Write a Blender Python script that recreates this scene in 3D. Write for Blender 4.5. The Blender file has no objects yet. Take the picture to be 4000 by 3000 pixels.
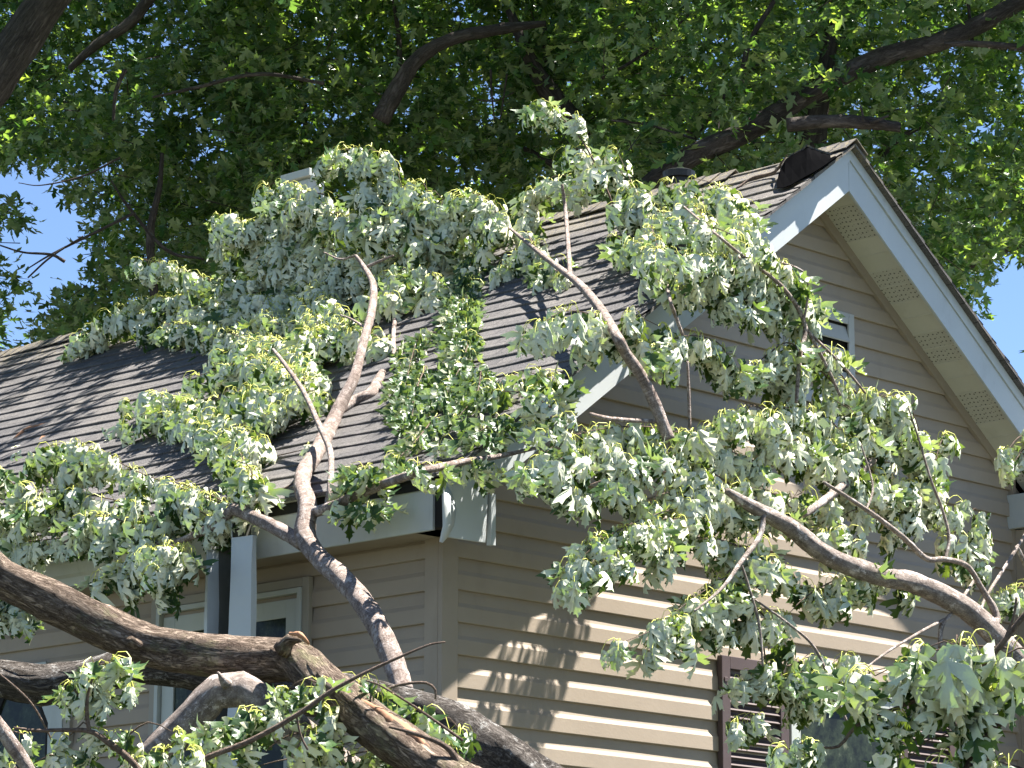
import bpy, math, random
import numpy as np
from mathutils import Matrix, Vector, noise as mnoise

random.seed(7); RNG = np.random.default_rng(7)
S = bpy.context.scene
COL = S.collection

# ------------------------------------------------------------------ camera
F, YAW, PITCH, ROLL = 12922.6, -0.80558, 0.21537, 0.00276      # focal length in px of a 4000 px wide frame
CPOS = np.array([-14.0446, -14.0744, -3.0840])
cam_d = bpy.data.cameras.new('camera'); cam = bpy.data.objects.new('camera', cam_d); COL.objects.link(cam)
base = Matrix(((1, 0, 0), (0, 0, -1), (0, 1, 0)))               # camera axes -> right, forward, up
cam.matrix_world = Matrix.Translation(CPOS) @ (Matrix.Rotation(YAW, 3, 'Z') @ Matrix.Rotation(PITCH, 3, 'X')
                                               @ Matrix.Rotation(-ROLL, 3, 'Y') @ base).to_4x4()
cam_d.sensor_width = 36; cam_d.lens = F / 4000 * 36; cam_d.clip_start = 0.1; cam_d.clip_end = 3000
S.camera = cam

# ------------------------------------------------------------------ sky, sun, exposure
SUN = np.array([0.68, -0.40, 1.80]); SUN /= np.linalg.norm(SUN)
world = bpy.data.worlds.new('World'); S.world = world; world.use_nodes = True
wn = world.node_tree; bg = wn.nodes['Background']
sky = wn.nodes.new('ShaderNodeTexSky'); sky.sky_type = 'NISHITA'; sky.sun_disc = False
sky.sun_elevation = math.asin(SUN[2]); sky.sun_rotation = math.atan2(SUN[0], SUN[1])
sky.altitude = 2500; sky.air_density = 0.85; sky.dust_density = 0.05; sky.ozone_density = 3.0
wn.links.new(sky.outputs[0], bg.inputs[0]); bg.inputs[1].default_value = 0.05
sun_d = bpy.data.lights.new('sun', 'SUN'); sun_d.energy = 5.0; sun_d.angle = math.radians(0.5); sun_d.color = (1, 0.95, 0.88)
sun_o = bpy.data.objects.new('sun', sun_d); COL.objects.link(sun_o)
sun_o.rotation_euler = Vector(SUN).to_track_quat('Z', 'Y').to_euler(); sun_o.location = (0, 0, 30)
S.view_settings.view_transform = 'Standard'; S.view_settings.look = 'None'
S.view_settings.gamma = 1; S.view_settings.exposure = 2.35
S.render.engine = 'CYCLES'
try:
    S.cycles.max_bounces = 8; S.cycles.transmission_bounces = 4; S.cycles.transparent_max_bounces = 4
except Exception: pass

# ------------------------------------------------------------------ pixel -> place helpers (D px = 2212 px wide frame)
K = 4000 / 2212
W, ZP, OV, SL, BH = 3.5716, 3.474, 0.40, 0.7277, 0.326          # ridge x, ridge z, rake overhang, roof slope, rake board height
GROUND = -4.7
def _rot(a, ax): return np.array(Matrix.Rotation(a, 3, ax))
CR = _rot(YAW, 'Z') @ _rot(PITCH, 'X') @ _rot(-ROLL, 'Y')
FWD = CR @ np.array([0, 1, 0.]); UPV = CR @ np.array([0, 0, 1.]); RIGHT = CR @ np.array([1., 0, 0])
def ray(u, v):
    return CR @ np.array([(u * K - 2000) / F, 1.0, -(v * K - 1500) / F])     # unit forward depth
def P(u, v, d): return CPOS + ray(u, v) * d
def depth(u, v, surf):
    r = ray(u, v)
    if surf == 'gable': return -CPOS[1] / r[1]
    if surf == 'eave': return -CPOS[0] / r[0]
    if surf == 'roof':                                          # z = ZP - SL*(W-x)
        t = (ZP - SL * W + SL * CPOS[0] - CPOS[2]) / (r[2] - SL * r[0])
        tm = (W - 0.2 - CPOS[0]) / r[0]
        return min(t, tm) if t > 0 else tm
def at(u, v, surf, off=0.0):
    if isinstance(surf, (int, float)): return P(u, v, surf - off)
    return P(u, v, depth(u, v, surf) - off)

# ------------------------------------------------------------------ object helpers
def link(name, me, mat, parent=None):
    o = bpy.data.objects.new(name, me); COL.objects.link(o)
    for m in (mat if isinstance(mat, (list, tuple)) else [mat]): me.materials.append(m)
    if parent is not None: o.parent = parent
    return o
def tag(o, label=None, cat=None, group=None, kind=None):
    if label: o['label'] = label
    if cat: o['category'] = cat
    if group: o['group'] = group
    if kind: o['kind'] = kind
    return o
def empty(name, label, cat, group=None):
    o = bpy.data.objects.new(name, None); COL.objects.link(o); o.empty_display_size = 0.1
    return tag(o, label, cat, group)

class MB:
    """collects vertices and faces for ONE mesh object"""
    def __init__(s): s.v = []; s.f = []; s.m = []; s.bk = []
    def add(s, vs, fs, mi=0):
        n = len(s.v); s.v += [tuple(map(float, p)) for p in vs]
        s.f += [tuple(i + n for i in f) for f in fs]; s.m += [mi] * len(fs); return s
    def box(s, a, b, mi=0):
        x0, y0, z0 = a; x1, y1, z1 = b
        return s.add([(x0,y0,z0),(x1,y0,z0),(x1,y1,z0),(x0,y1,z0),(x0,y0,z1),(x1,y0,z1),(x1,y1,z1),(x0,y1,z1)],
                     [(0,3,2,1),(4,5,6,7),(0,1,5,4),(1,2,6,5),(2,3,7,6),(3,0,4,7)], mi)
    def prism(s, poly, vec, mi=0):                               # poly: 3d points, extruded by vec
        n = len(poly); vec = np.array(vec, float); q = [np.array(p, float) for p in poly]
        return s.add(q + [p + vec for p in q], [tuple(range(n))[::-1], tuple(range(n, 2 * n))] +
                     [(i, (i + 1) % n, n + (i + 1) % n, n + i) for i in range(n)], mi)
    def grid(s, G, mi=0):                                        # G[i][j] -> points
        r, c = len(G), len(G[0]); fs = [(i*c+j, i*c+j+1, (i+1)*c+j+1, (i+1)*c+j) for i in range(r-1) for j in range(c-1)]
        return s.add([p for row in G for p in row], fs, mi)
    def build(s, name, mat, parent=None, smooth=False, bevel=0.0, fix=True):
        me = bpy.data.meshes.new(name); me.from_pydata(s.v, [], s.f); me.validate(); me.update()
        if len(me.polygons) == len(s.m): me.polygons.foreach_set('material_index', s.m)
        if fix:
            import bmesh
            b = bmesh.new(); b.from_mesh(me); bmesh.ops.recalc_face_normals(b, faces=b.faces); b.to_mesh(me); b.free()
        if smooth: me.polygons.foreach_set('use_smooth', [True] * len(me.polygons))
        if s.bk and len(s.bk) == len(me.vertices):
            a_ = me.attributes.new('bk', 'FLOAT_VECTOR', 'POINT'); a_.data.foreach_set('vector', np.array(s.bk, dtype=np.float32).reshape(-1))
        o = link(name, me, mat, parent)
        if bevel:
            md = o.modifiers.new('bevel', 'BEVEL'); md.width = bevel; md.segments = 2; md.limit_method = 'ANGLE'
        return o

# ------------------------------------------------------------------ materials
def mat(name):
    m = bpy.data.materials.new(name); m.use_nodes = True; nt = m.node_tree
    return m, nt, nt.nodes['Principled BSDF']
def N(nt, t, **kw):
    n = nt.nodes.new(t)
    for k, v in kw.items(): setattr(n, k, v)
    return n
def ramp(nt, fac, stops):
    r = N(nt, 'ShaderNodeValToRGB'); e = r.color_ramp.elements
    e[0].position, e[0].color = stops[0][0], (*stops[0][1], 1)
    e[1].position, e[1].color = stops[-1][0], (*stops[-1][1], 1)
    for p, c in stops[1:-1]: x = e.new(p); x.color = (*c, 1)
    nt.links.new(fac, r.inputs[0]); return r.outputs[0]
def noisetex(nt, scale, detail=4, rough=0.6, stretch=None, coord='Object'):
    tc = N(nt, 'ShaderNodeTexCoord'); src = tc.outputs[coord]
    if stretch:
        mp = N(nt, 'ShaderNodeMapping'); mp.inputs['Scale'].default_value = stretch
        nt.links.new(src, mp.inputs[0]); src = mp.outputs[0]
    n = N(nt, 'ShaderNodeTexNoise'); n.inputs['Scale'].default_value = scale
    n.inputs['Detail'].default_value = detail; n.inputs['Roughness'].default_value = rough
    nt.links.new(src, n.inputs['Vector']); return n.outputs[0]
def bump(nt, b, h, strength, dist=0.01):
    n = N(nt, 'ShaderNodeBump'); n.inputs['Strength'].default_value = strength; n.inputs['Distance'].default_value = dist
    nt.links.new(h, n.inputs['Height']); nt.links.new(n.outputs[0], b.inputs['Normal']); return n
def mixrgb(nt, a, b, f, mode='MULTIPLY'):
    n = N(nt, 'ShaderNodeMix', data_type='RGBA', blend_type=mode)
    for val, idx in ((f, 0), (a, 6), (b, 7)):
        if hasattr(val, 'is_linked'): nt.links.new(val, n.inputs[idx])
        elif idx == 0: n.inputs[0].default_value = val
        else: n.inputs[idx].default_value = (*val, 1)
    return n.outputs[2]
def painted(name, col, var=0.12, rough=0.55, grime=(0.5, 0.5, 0.45), bumps=0.15, fine=220, spec=0.3):
    m, nt, b = mat(name)
    big = noisetex(nt, 1.7, 6, 0.65, (1, 1, 1))
    c = ramp(nt, big, [(0.3, tuple(x * (1 - var) for x in col)), (0.7, tuple(min(1, x * (1 + var * .6)) for x in col))])
    st = noisetex(nt, 5, 8, 0.7, (1, 1, 0.35))
    g = ramp(nt, st, [(0.56, (1, 1, 1)), (0.78, grime)])
    c = mixrgb(nt, c, g, 0.45)
    nt.links.new(c, b.inputs['Base Color']); b.inputs['Roughness'].default_value = rough
    b.inputs['Specular IOR Level'].default_value = spec
    bump(nt, b, noisetex(nt, fine, 3, 0.6), bumps, 0.003)
    return m
M = {}
M['siding'] = painted('siding_paint', (0.325, 0.268, 0.208), 0.08, 0.6, (0.75, 0.73, 0.70), 0.25, 60)
M['siding_trim'] = painted('trim_taupe_paint', (0.32, 0.264, 0.205), 0.10, 0.6, (0.7, 0.68, 0.64))
M['white'] = painted('white_aluminium', (0.46, 0.485, 0.485), 0.07, 0.45, (0.60, 0.58, 0.52))
M['white_gutter'] = painted('gutter_aluminium', (0.50, 0.50, 0.45), 0.12, 0.4, (0.50, 0.46, 0.38))
M['soffit'] = painted('soffit_vinyl', (0.56, 0.545, 0.47), 0.06, 0.5, (0.7, 0.66, 0.58))
M['window_white'] = painted('window_frame_paint', (0.43, 0.45, 0.42), 0.08, 0.45, (0.6, 0.58, 0.5))
M['window_beige'] = painted('window_trim_paint', (0.30, 0.27, 0.22), 0.08, 0.55, (0.7, 0.7, 0.66))
M['shutter'] = painted('shutter_brown_paint', (0.085, 0.062, 0.060), 0.15, 0.5, (0.75, 0.72, 0.7))
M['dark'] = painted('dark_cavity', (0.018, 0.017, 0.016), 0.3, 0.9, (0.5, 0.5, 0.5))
M['hole_flap'] = painted('hole_shade_and_flap', (0.0035, 0.0035, 0.0038), 0.4, 1.0, (0.6, 0.6, 0.6), 0.6, 40, 0.0)  # near-black colour paints the dark of the attic hole, flap included
M['black_plastic'] = painted('black_plastic', (0.016, 0.016, 0.017), 0.2, 0.4, (0.8, 0.8, 0.8))
M['vent_metal'] = painted('vent_slat_paint', (0.42, 0.41, 0.37), 0.08, 0.5, (0.6, 0.6, 0.55))
M['inner_gutter'] = painted('gutter_inside_shade', (0.07, 0.07, 0.06), 0.5, 0.75, (0.4, 0.4, 0.35))  # shade inside the open gutter put into the colour

def perforated():
    m, nt, b = mat('perforated_soffit')
    tc = N(nt, 'ShaderNodeTexCoord'); v = N(nt, 'ShaderNodeTexVoronoi', feature='F1'); v.inputs['Scale'].default_value = 42
    v.inputs['Randomness'].default_value = 0.15
    mp = N(nt, 'ShaderNodeMapping'); mp.inputs['Rotation'].default_value = (0, 0, 0.6)
    nt.links.new(tc.outputs['Object'], mp.inputs[0]); nt.links.new(mp.outputs[0], v.inputs['Vector'])
    c = ramp(nt, v.outputs['Distance'], [(0.22, (0.06, 0.055, 0.045)), (0.34, (0.50, 0.485, 0.42))])
    nt.links.new(c, b.inputs['Base Color']); b.inputs['Roughness'].default_value = 0.6
    return m
M['perf'] = perforated()

def shingle():
    m, nt, b = mat('asphalt_shingle')
    tc = N(nt, 'ShaderNodeTexCoord'); sep = N(nt, 'ShaderNodeSeparateXYZ'); nt.links.new(tc.outputs['Object'], sep.inputs[0])
    a = N(nt, 'ShaderNodeMath', operation='MULTIPLY'); a.inputs[1].default_value = math.sqrt(1 + SL * SL)
    nt.links.new(sep.outputs['X'], a.inputs[0])
    cmb = N(nt, 'ShaderNodeCombineXYZ'); nt.links.new(sep.outputs['Y'], cmb.inputs['X']); nt.links.new(a.outputs[0], cmb.inputs['Y'])
    br = N(nt, 'ShaderNodeTexBrick'); br.inputs['Scale'].default_value = 1; br.inputs['Brick Width'].default_value = 0.305
    br.inputs['Row Height'].default_value = 0.192; br.inputs['Mortar Size'].default_value = 0.0035; br.inputs['Mortar Smooth'].default_value = 0.2
    br.inputs['Color1'].default_value = (0.8, 0.8, 0.8, 1); br.inputs['Color2'].default_value = (1.12, 1.1, 1.06, 1); br.inputs['Mortar'].default_value = (0.25, 0.25, 0.25, 1)
    nt.links.new(cmb.outputs[0], br.inputs['Vector'])
    gr = ramp(nt, noisetex(nt, 170, 2, 0.8), [(0.32, (0.042, 0.041, 0.043)), (0.5, (0.100, 0.097, 0.101)), (0.66, (0.23, 0.225, 0.225))])
    c = mixrgb(nt, gr, br.outputs['Color'], 1.0)
    big = ramp(nt, noisetex(nt, 0.9, 7, 0.7), [(0.35, (0.78, 0.78, 0.8)), (0.65, (1.12, 1.08, 1.0))])
    c = mixrgb(nt, c, big, 1.0)
    # moss and worn granules near the ridge
    mr = N(nt, 'ShaderNodeMapRange'); mr.inputs['From Min'].default_value = ZP - 0.42; mr.inputs['From Max'].default_value = ZP - 0.05
    nt.links.new(sep.outputs['Z'], mr.inputs[0])
    mn = N(nt, 'ShaderNodeMath', operation='MULTIPLY'); nt.links.new(mr.outputs[0], mn.inputs[0])
    ms = ramp(nt, noisetex(nt, 26, 6, 0.75), [(0.45, (0, 0, 0)), (0.62, (1, 1, 1))]); nt.links.new(ms, mn.inputs[1])
    c = mixrgb(nt, c, (0.20, 0.17, 0.11), mn.outputs[0], 'MIX')
    nt.links.new(c, b.inputs['Base Color']); b.inputs['Roughness'].default_value = 0.92; b.inputs['Specular IOR Level'].default_value = 0.15
    bump(nt, b, noisetex(nt, 190, 3, 0.8), 0.9, 0.004)
    return m
M['shingle'] = shingle()

def glass():
    m, nt, b = mat('window_glass')
    c = ramp(nt, noisetex(nt, 7, 8, 0.75), [(0.42, (0.012, 0.014, 0.012)), (0.58, (0.035, 0.045, 0.028)), (0.68, (0.12, 0.13, 0.09))])  # greenish mottling paints reflected trees into the glass colour
    nt.links.new(c, b.inputs['Base Color']); b.inputs['Roughness'].default_value = 0.12
    b.inputs['Specular IOR Level'].default_value = 0.12
    return m
M['glass'] = glass()

def bark(name, lo, hi, scale=14, along=0.4, moss=None, bs=0.8, patch=None, crack=0.6, rings=0.0):
    """bark laid out along the limb: the attribute 'bk' runs round and along each tube"""
    m, nt, b = mat(name)
    at_ = N(nt, 'ShaderNodeAttribute', attribute_name='bk'); mp = N(nt, 'ShaderNodeMapping'); mp.inputs['Scale'].default_value = (1, 1, along)
    nt.links.new(at_.outputs['Vector'], mp.inputs[0]); src = mp.outputs[0]
    def nz(sc, det=8, ro=.7, vec=src):
        n = N(nt, 'ShaderNodeTexNoise'); n.inputs['Scale'].default_value = sc; n.inputs['Detail'].default_value = det; n.inputs['Roughness'].default_value = ro
        nt.links.new(vec, n.inputs['Vector']); return n
    c = ramp(nt, nz(scale).outputs[0], [(0.30, lo), (0.66, hi)])
    rg = N(nt, 'ShaderNodeTexNoise'); rg.inputs['Scale'].default_value = scale * 2.2; rg.inputs['Detail'].default_value = 10; rg.inputs['Roughness'].default_value = .75
    rg.inputs['Distortion'].default_value = .8; nt.links.new(src, rg.inputs['Vector'])
    sub = N(nt, 'ShaderNodeMath', operation='SUBTRACT'); sub.inputs[1].default_value = .5; nt.links.new(rg.outputs[0], sub.inputs[0])
    ab = N(nt, 'ShaderNodeMath', operation='ABSOLUTE'); nt.links.new(sub.outputs[0], ab.inputs[0])
    ck = ramp(nt, ab.outputs[0], [(0.0, (0.30, 0.25, 0.22)), (0.035, (0.85, 0.82, 0.8)), (0.10, (1.1, 1.1, 1.1))])
    c = mixrgb(nt, c, ck, crack)
    if moss:
        ms = ramp(nt, nz(4, 8, .75, at_.outputs['Vector']).outputs[0], [(0.54, (0, 0, 0)), (0.66, (0.8, 0.8, 0.8))]); c = mixrgb(nt, c, moss, ms, 'MIX')
    if patch:
        ps = ramp(nt, nz(9, 8, .8, at_.outputs['Vector']).outputs[0], [(0.55, (0, 0, 0)), (0.60, (1, 1, 1))]); c = mixrgb(nt, c, patch, ps, 'MIX')
    if rings:
        m2 = N(nt, 'ShaderNodeMapping'); m2.inputs['Scale'].default_value = (.6, .6, 6); nt.links.new(at_.outputs['Vector'], m2.inputs[0])
        rr_ = ramp(nt, nz(9, 4, .6, m2.outputs[0]).outputs[0], [(0.38, (0.55, 0.48, 0.45)), (0.5, (1, 1, 1))]); c = mixrgb(nt, c, rr_, rings)
    nt.links.new(c, b.inputs['Base Color']); b.inputs['Roughness'].default_value = 0.9; b.inputs['Specular IOR Level'].default_value = 0.2
    b2 = N(nt, 'ShaderNodeBump'); b2.inputs['Strength'].default_value = bs; b2.inputs['Distance'].default_value = 0.014; nt.links.new(ck, b2.inputs['Height'])
    b1 = bump(nt, b, nz(scale * 6, 6).outputs[0], 0.6, 0.006); nt.links.new(b2.outputs[0], b1.inputs['Normal'])
    return m
M['bark_pale'] = bark('pale_smooth_bark', (0.20, 0.155, 0.13), (0.50, 0.42, 0.375), 20, .7, patch=(0.54, 0.48, 0.44), crack=.65, rings=.7, bs=.7)
M['bark_grey'] = bark('grey_bark', (0.14, 0.115, 0.10), (0.42, 0.36, 0.32), 18, .7, patch=(0.60, 0.54, 0.51), crack=.6, rings=.35, bs=.6)
M['bark_moss'] = bark('mossy_bark', (0.095, 0.065, 0.05), (0.36, 0.285, 0.22), 15, .28, moss=(0.27, 0.25, 0.14), crack=.9, bs=1)
M['bark_dark'] = bark('dark_flaky_bark', (0.05, 0.043, 0.038), (0.21, 0.19, 0.17), 14, .35, patch=(0.38, 0.37, 0.35), crack=.9, bs=1)
M['bark_bg'] = bark('standing_tree_bark', (0.04, 0.033, 0.028), (0.12, 0.10, 0.085), 8, .3)
M['twig'] = bark('twig_bark', (0.12, 0.085, 0.065), (0.34, 0.26, 0.21), 60, .5, crack=.4, rings=.5)
M['wood'] = painted('torn_wood', (0.30, 0.155, 0.085), 0.4, 0.8, (0.4, 0.3, 0.2), 0.6, 60)

def leafmat(name, top, under, trans, tmix=0.32, var=0.25, gloss=0.32):
    m = bpy.data.materials.new(name); m.use_nodes = True; nt = m.node_tree; nt.nodes.clear()
    out = N(nt, 'ShaderNodeOutputMaterial'); at_ = N(nt, 'ShaderNodeAttribute', attribute_name='rnd')
    geo = N(nt, 'ShaderNodeNewGeometry')
    side = mixrgb(nt, top, under, geo.outputs['Backfacing'], 'MIX')
    vr = ramp(nt, at_.outputs['Fac'], [(0, (1 - var, 1 - var * .8, 1 - var)), (0.6, (1, 1, 1)), (1, (1 + var * 1.1, 1 + var * .7, 1 + var * .3))])
    c = mixrgb(nt, side, vr, 1.0)
    b = N(nt, 'ShaderNodeBsdfPrincipled'); nt.links.new(c, b.inputs['Base Color'])
    b.inputs['Roughness'].default_value = gloss + 0.1; b.inputs['Specular IOR Level'].default_value = 0.35
    t = N(nt, 'ShaderNodeBsdfTranslucent'); tc = mixrgb(nt, trans, vr, 1.0); nt.links.new(tc, t.inputs[0])
    mx = N(nt, 'ShaderNodeMixShader'); mx.inputs[0].default_value = tmix
    nt.links.new(b.outputs[0], mx.inputs[1]); nt.links.new(t.outputs[0], mx.inputs[2]); nt.links.new(mx.outputs[0], out.inputs[0])
    nz = noisetex(nt, 90, 2, 0.5); bump(nt, b, nz, 0.35, 0.004)
    return m
M['leaf'] = leafmat('wilted_maple_leaf', (0.036, 0.080, 0.026), (0.69, 0.71, 0.55), (0.26, 0.40, 0.045), 0.20)
M['leaf_bg'] = leafmat('standing_maple_leaf', (0.055, 0.115, 0.036), (0.16, 0.22, 0.13), (0.30, 0.50, 0.055), 0.30, 0.75, 0.18)
M['stalk'] = painted('leaf_stalk', (0.58, 0.60, 0.13), 0.2, 0.5, (0.8, 0.8, 0.7))
def flat(name, col, rough=0.9):
    m, nt, b = mat(name); b.inputs['Base Color'].default_value = (*col, 1); b.inputs['Roughness'].default_value = rough; return m

# ------------------------------------------------------------------ ground
def grass_mat():
    m, nt, b = mat('lawn')
    c = ramp(nt, noisetex(nt, 0.6, 8, 0.7), [(0.35, (0.035, 0.042, 0.024)), (0.65, (0.065, 0.07, 0.042))])
    nt.links.new(c, b.inputs['Base Color']); b.inputs['Roughness'].default_value = 1; bump(nt, b, noisetex(nt, 40, 4), 0.8, 0.05)
    return m
g = MB(); g.add([(-900, -900, GROUND), (900, -900, GROUND), (900, 900, GROUND), (-900, 900, GROUND)], [(0, 1, 2, 3)])
tag(g.build('ground', grass_mat()), 'green lawn around the house', None, None, 'structure')

# ================================================================== HOUSE
house = empty('house', 'beige clapboard house with dark shingle roof and a crushed roof corner', 'house')
E_ = 0.2
def rake_x(z, drop):                                             # x range of the gable wall under the roof at height z
    dx = (ZP - drop - z) / SL
    return W - dx, W + dx
def siding(ax, a0, a1, zoff, zlo, zhi, t=0.028, clip=None, holes=()):
    """clapboards; ax='x' on plane y=0 facing -y; ax='y' on plane x=0 facing -x"""
    mb = MB(); k0 = math.floor((zlo - zoff) / E_); k1 = math.ceil((zhi - zoff) / E_)
    for k in range(k0, k1):
        zb = zoff + k * E_
        jit = random.uniform(-0.0015, 0.0015)
        prof = [(0.001, zb), (t * .9, zb), (t + jit, zb + .004), (t * .96 + jit, zb + E_ * .46), (t * .50, zb + E_ * .60), (0.001, zb + E_ + .001)]
        G = []
        for (o, z) in prof:
            x0, x1 = a0, a1
            if clip: c0, c1 = rake_x(min(z, ZP - clip - .001), clip); x0, x1 = max(x0, c0), min(x1, c1)
            if x1 <= x0: x0 = x1 = (x0 + x1) / 2
            row = []
            for j in range(31):
                s = x0 + (x1 - x0) * j / 30
                w = 0.0022 * mnoise.noise(Vector((s * 1.3, k * 3.1, z * .5))) * (1 if o > .01 else 0)
                dz = 0.0025 * mnoise.noise(Vector((s * .7, k * 7.7, 1.5)))
                row.append((s, -(o + w), z + dz) if ax == 'x' else (-(o + w), s, z + dz))
            G.append(row)
        mb.grid(G)
    return mb
HS = 0.245
siding('x', 0.0, 5.96, 0.0, GROUND, ZP - HS, clip=HS).build('gable_wall', M['siding'], house, fix=False)
# backing solid behind the clapboards (gable body of the house)
bk = MB()
prof = [(0.02, GROUND), (7.1, GROUND), (7.1, ZP - HS - SL * (7.1 - W)), (W, ZP - HS), (0.02, ZP - HS - SL * (W - .02))]
bk.prism([(x, 0.004, z) for x, z in prof], (0, 13.9, 0))
bk.build('wall_core', M['siding'], house)
siding('y', 0.0, 13.9, -0.0115, GROUND, 0.50).build('side_wall', M['siding'], house, fix=False)
cp = MB(); cp.box((-.034, -.036, GROUND), (.105, .0, .52)); cp.box((-.036, .0, GROUND), (0, .115, .50))
cp.build('corner_post', M['siding_trim'], house, bevel=.004)
# frieze strip under the rake soffit
fr = MB()
for s in (-1, 1):
    xe = 0.0 if s < 0 else 5.96
    zt = lambda x: ZP - HS + 0.01 - SL * abs(x - W)
    fr.prism([(W, -.012, zt(W)), (xe, -.012, zt(xe)), (xe, -.012, zt(xe) - .095), (W, -.012, zt(W) - .095)], (0, -.03 - .002 * s, 0))
fr.build('frieze_board', M['siding_trim'], house)
# rake soffit with perforated panels
sf = MB(); pf = MB()
Ls = math.sqrt(1 + SL * SL)
def rpt(s, dist, y, drop): x = W + s * dist / Ls; return (x, y, ZP - drop - SL * abs(x - W))
for s in (-1, 1):
    n = 0; d = 0.06; dend = (W + .02) * Ls if s < 0 else 4.6
    while d < dend:
        w = 0.305; d1 = min(d + w, dend)
        segs = [(0, .5, 0), (.5, 1, 1)] if n % 2 == 0 else [(0, .5, 1), (.5, 1, 0)]
        for a, b, kind in segs:
            q0, q1 = d + (d1 - d) * a + .002, d + (d1 - d) * b - .002
            A = [rpt(s, q0, -.0425, HS), rpt(s, q1, -.0425, HS), rpt(s, q1, -OV + .02, HS), rpt(s, q0, -OV + .02, HS)]
            mi = kind
            sf.prism(A, (0, 0, .012), mi)
            if a == 0 or True:                                   # small rib between the panel fields
                B = [rpt(s, q1 - .004, -.0435, HS + .004), rpt(s, q1 + .003, -.0435, HS + .004), rpt(s, q1 + .003, -OV + .021, HS + .004), rpt(s, q1 - .004, -OV + .021, HS + .004)]
                sf.prism(B, (0, 0, .010), 0)
        d = d1 + .004; n += 1
sf.build('soffit', [M['soffit'], M['perf']], house)
# roof deck and shingles
deck = MB()
for s in (-1, 1):
    xe = -.33 if s < 0 else 7.46
    z = lambda x, dr: ZP - dr - SL * abs(x - W)
    deck.prism([(W, -OV + .03, z(W, .03)), (xe, -OV + .03, z(xe, .03)), (xe, -OV + .03, z(xe, .10)), (W, -OV + .03, z(W, .10))], (0, 14.6, 0))
deck.build('roof_deck', M['dark'], house)
def shingles(s, y0, y1, xe):
    mb = MB(); ex = 0.192; tot = abs(xe - W) * Ls; n = int(tot / ex) + 1; cols = 170
    for k in range(n):                                           # from the eave up
        d1 = tot - k * ex; d0 = max(0.0, d1 - ex - .012)
        rows = []
        for (d, h) in ((d1 + .004, -.010), (d1 + .003, .013), (d1 - .003, .0155), ((d0 + d1) / 2, .006), (d0, .001)):
            row = []
            for j in range(cols):
                y = y0 + (y1 - y0) * j / (cols - 1)
                nz = mnoise.noise(Vector((y * 3.1, k * 5.3, 0)));  n2 = mnoise.noise(Vector((y * 13, k * 9.3, 3)))
                sag = 0.02 * mnoise.noise(Vector((y * .8, d * .7, 8)))
                dd = d + (0.005 * nz + .004 * n2 if d > d1 - .02 else 0)
                hh = h * (1 + .45 * nz + .35 * n2) + sag if h > 0 else h + sag
                x = W + s * dd / Ls
                # offset along the slope normal
                z = ZP - SL * abs(x - W)
                row.append((x + s * hh * SL / Ls, y, z + hh / Ls))
            rows.append(row)
        mb.grid(rows)
    return mb
mbL = shingles(-1, -OV - .062, 14.2, -.365); 
mbL.build('roof_slope', M['shingle'], house, fix=False)
mbR = shingles(1, -OV - .062, 14.2, 7.5)
mbR.build('roof_slope', M['shingle'], house, fix=False)
# exposed roof edge along both rakes
re_ = MB()
for s in (-1, 1):
    L = abs((-.385 if s < 0 else 7.5) - W) * Ls; k = 0; d = 0
    while d < L:
        d1 = min(L, d + .192); h = .016 + random.uniform(-.004, .006)
        a = [rpt(s, d, -OV - .063 - random.uniform(0, .004), -h + .012), rpt(s, d1, -OV - .065, -h), rpt(s, d1, -OV - .065, .014), rpt(s, d, -OV - .063, .014)]
        re_.prism(a, (0, .06, 0)); d = d1
re_.build('shingle_edge', M['shingle'], house)
# ridge cap shingles
y = -.475
for ya, yb in ((-.475, .02), (.62, 14.0)):
    rc = MB(); y = ya
    while y < yb:
        h = random.uniform(.024, .032); t = random.uniform(-.004, .004); y1 = y + .2
        for s in (-1, 1):
            p0 = (W, y, ZP + h + .012); p1 = (W, y1, ZP + h); dx = .125
            q0 = (W + s * dx, y, ZP + h + .008 - SL * dx + t); q1 = (W + s * dx, y1, ZP + h - .006 - SL * dx + t)
            rc.prism([p0, q0, q1, p1], (0, 0, -.008))
        y += .145
    rc.build('ridge_cap', M['shingle'], house)
# rake boards: wide board + stepped moulding above
def rake_board(s, y, top, bot, x_end, thick, name, m):
    mb = MB(); n = 26; xs = [W + (x_end - W) * i / n for i in range(n + 1)]
    F0, F1, B0, B1 = [], [], [], []
    for x in xs:
        w = 0.005 * mnoise.noise(Vector((x * 1.6, s * 4, top * 9)))
        z = ZP - SL * abs(x - W)
        F0.append((x, y + w, z - top)); F1.append((x, y + w * .6, z - bot)); B0.append((x, y + thick, z - top)); B1.append((x, y + thick, z - bot))
    mb.grid([B0, F0, F1, B1]); mb.add([B0[0], F0[0], F1[0], B1[0]], [(0, 1, 2, 3)]); mb.add([B0[-1], F0[-1], F1[-1], B1[-1]], [(0, 1, 2, 3)])
    mb.grid([B1, B0])
    return mb.build(name, m, house)
rake_board(-1, -OV, .105, BH, -.02, .022, 'rake_board', M['white'])
rake_board(1, -OV + .0005, .105, BH, 7.3, .022, 'rake_board', M['white'])
rake_board(-1, -OV - .012, .016, .115, -.30, .03, 'rake_moulding', M['white'])
rake_board(1, -OV - .0115, .016, .100, 7.3, .03, 'rake_moulding', M['white'])
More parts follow.
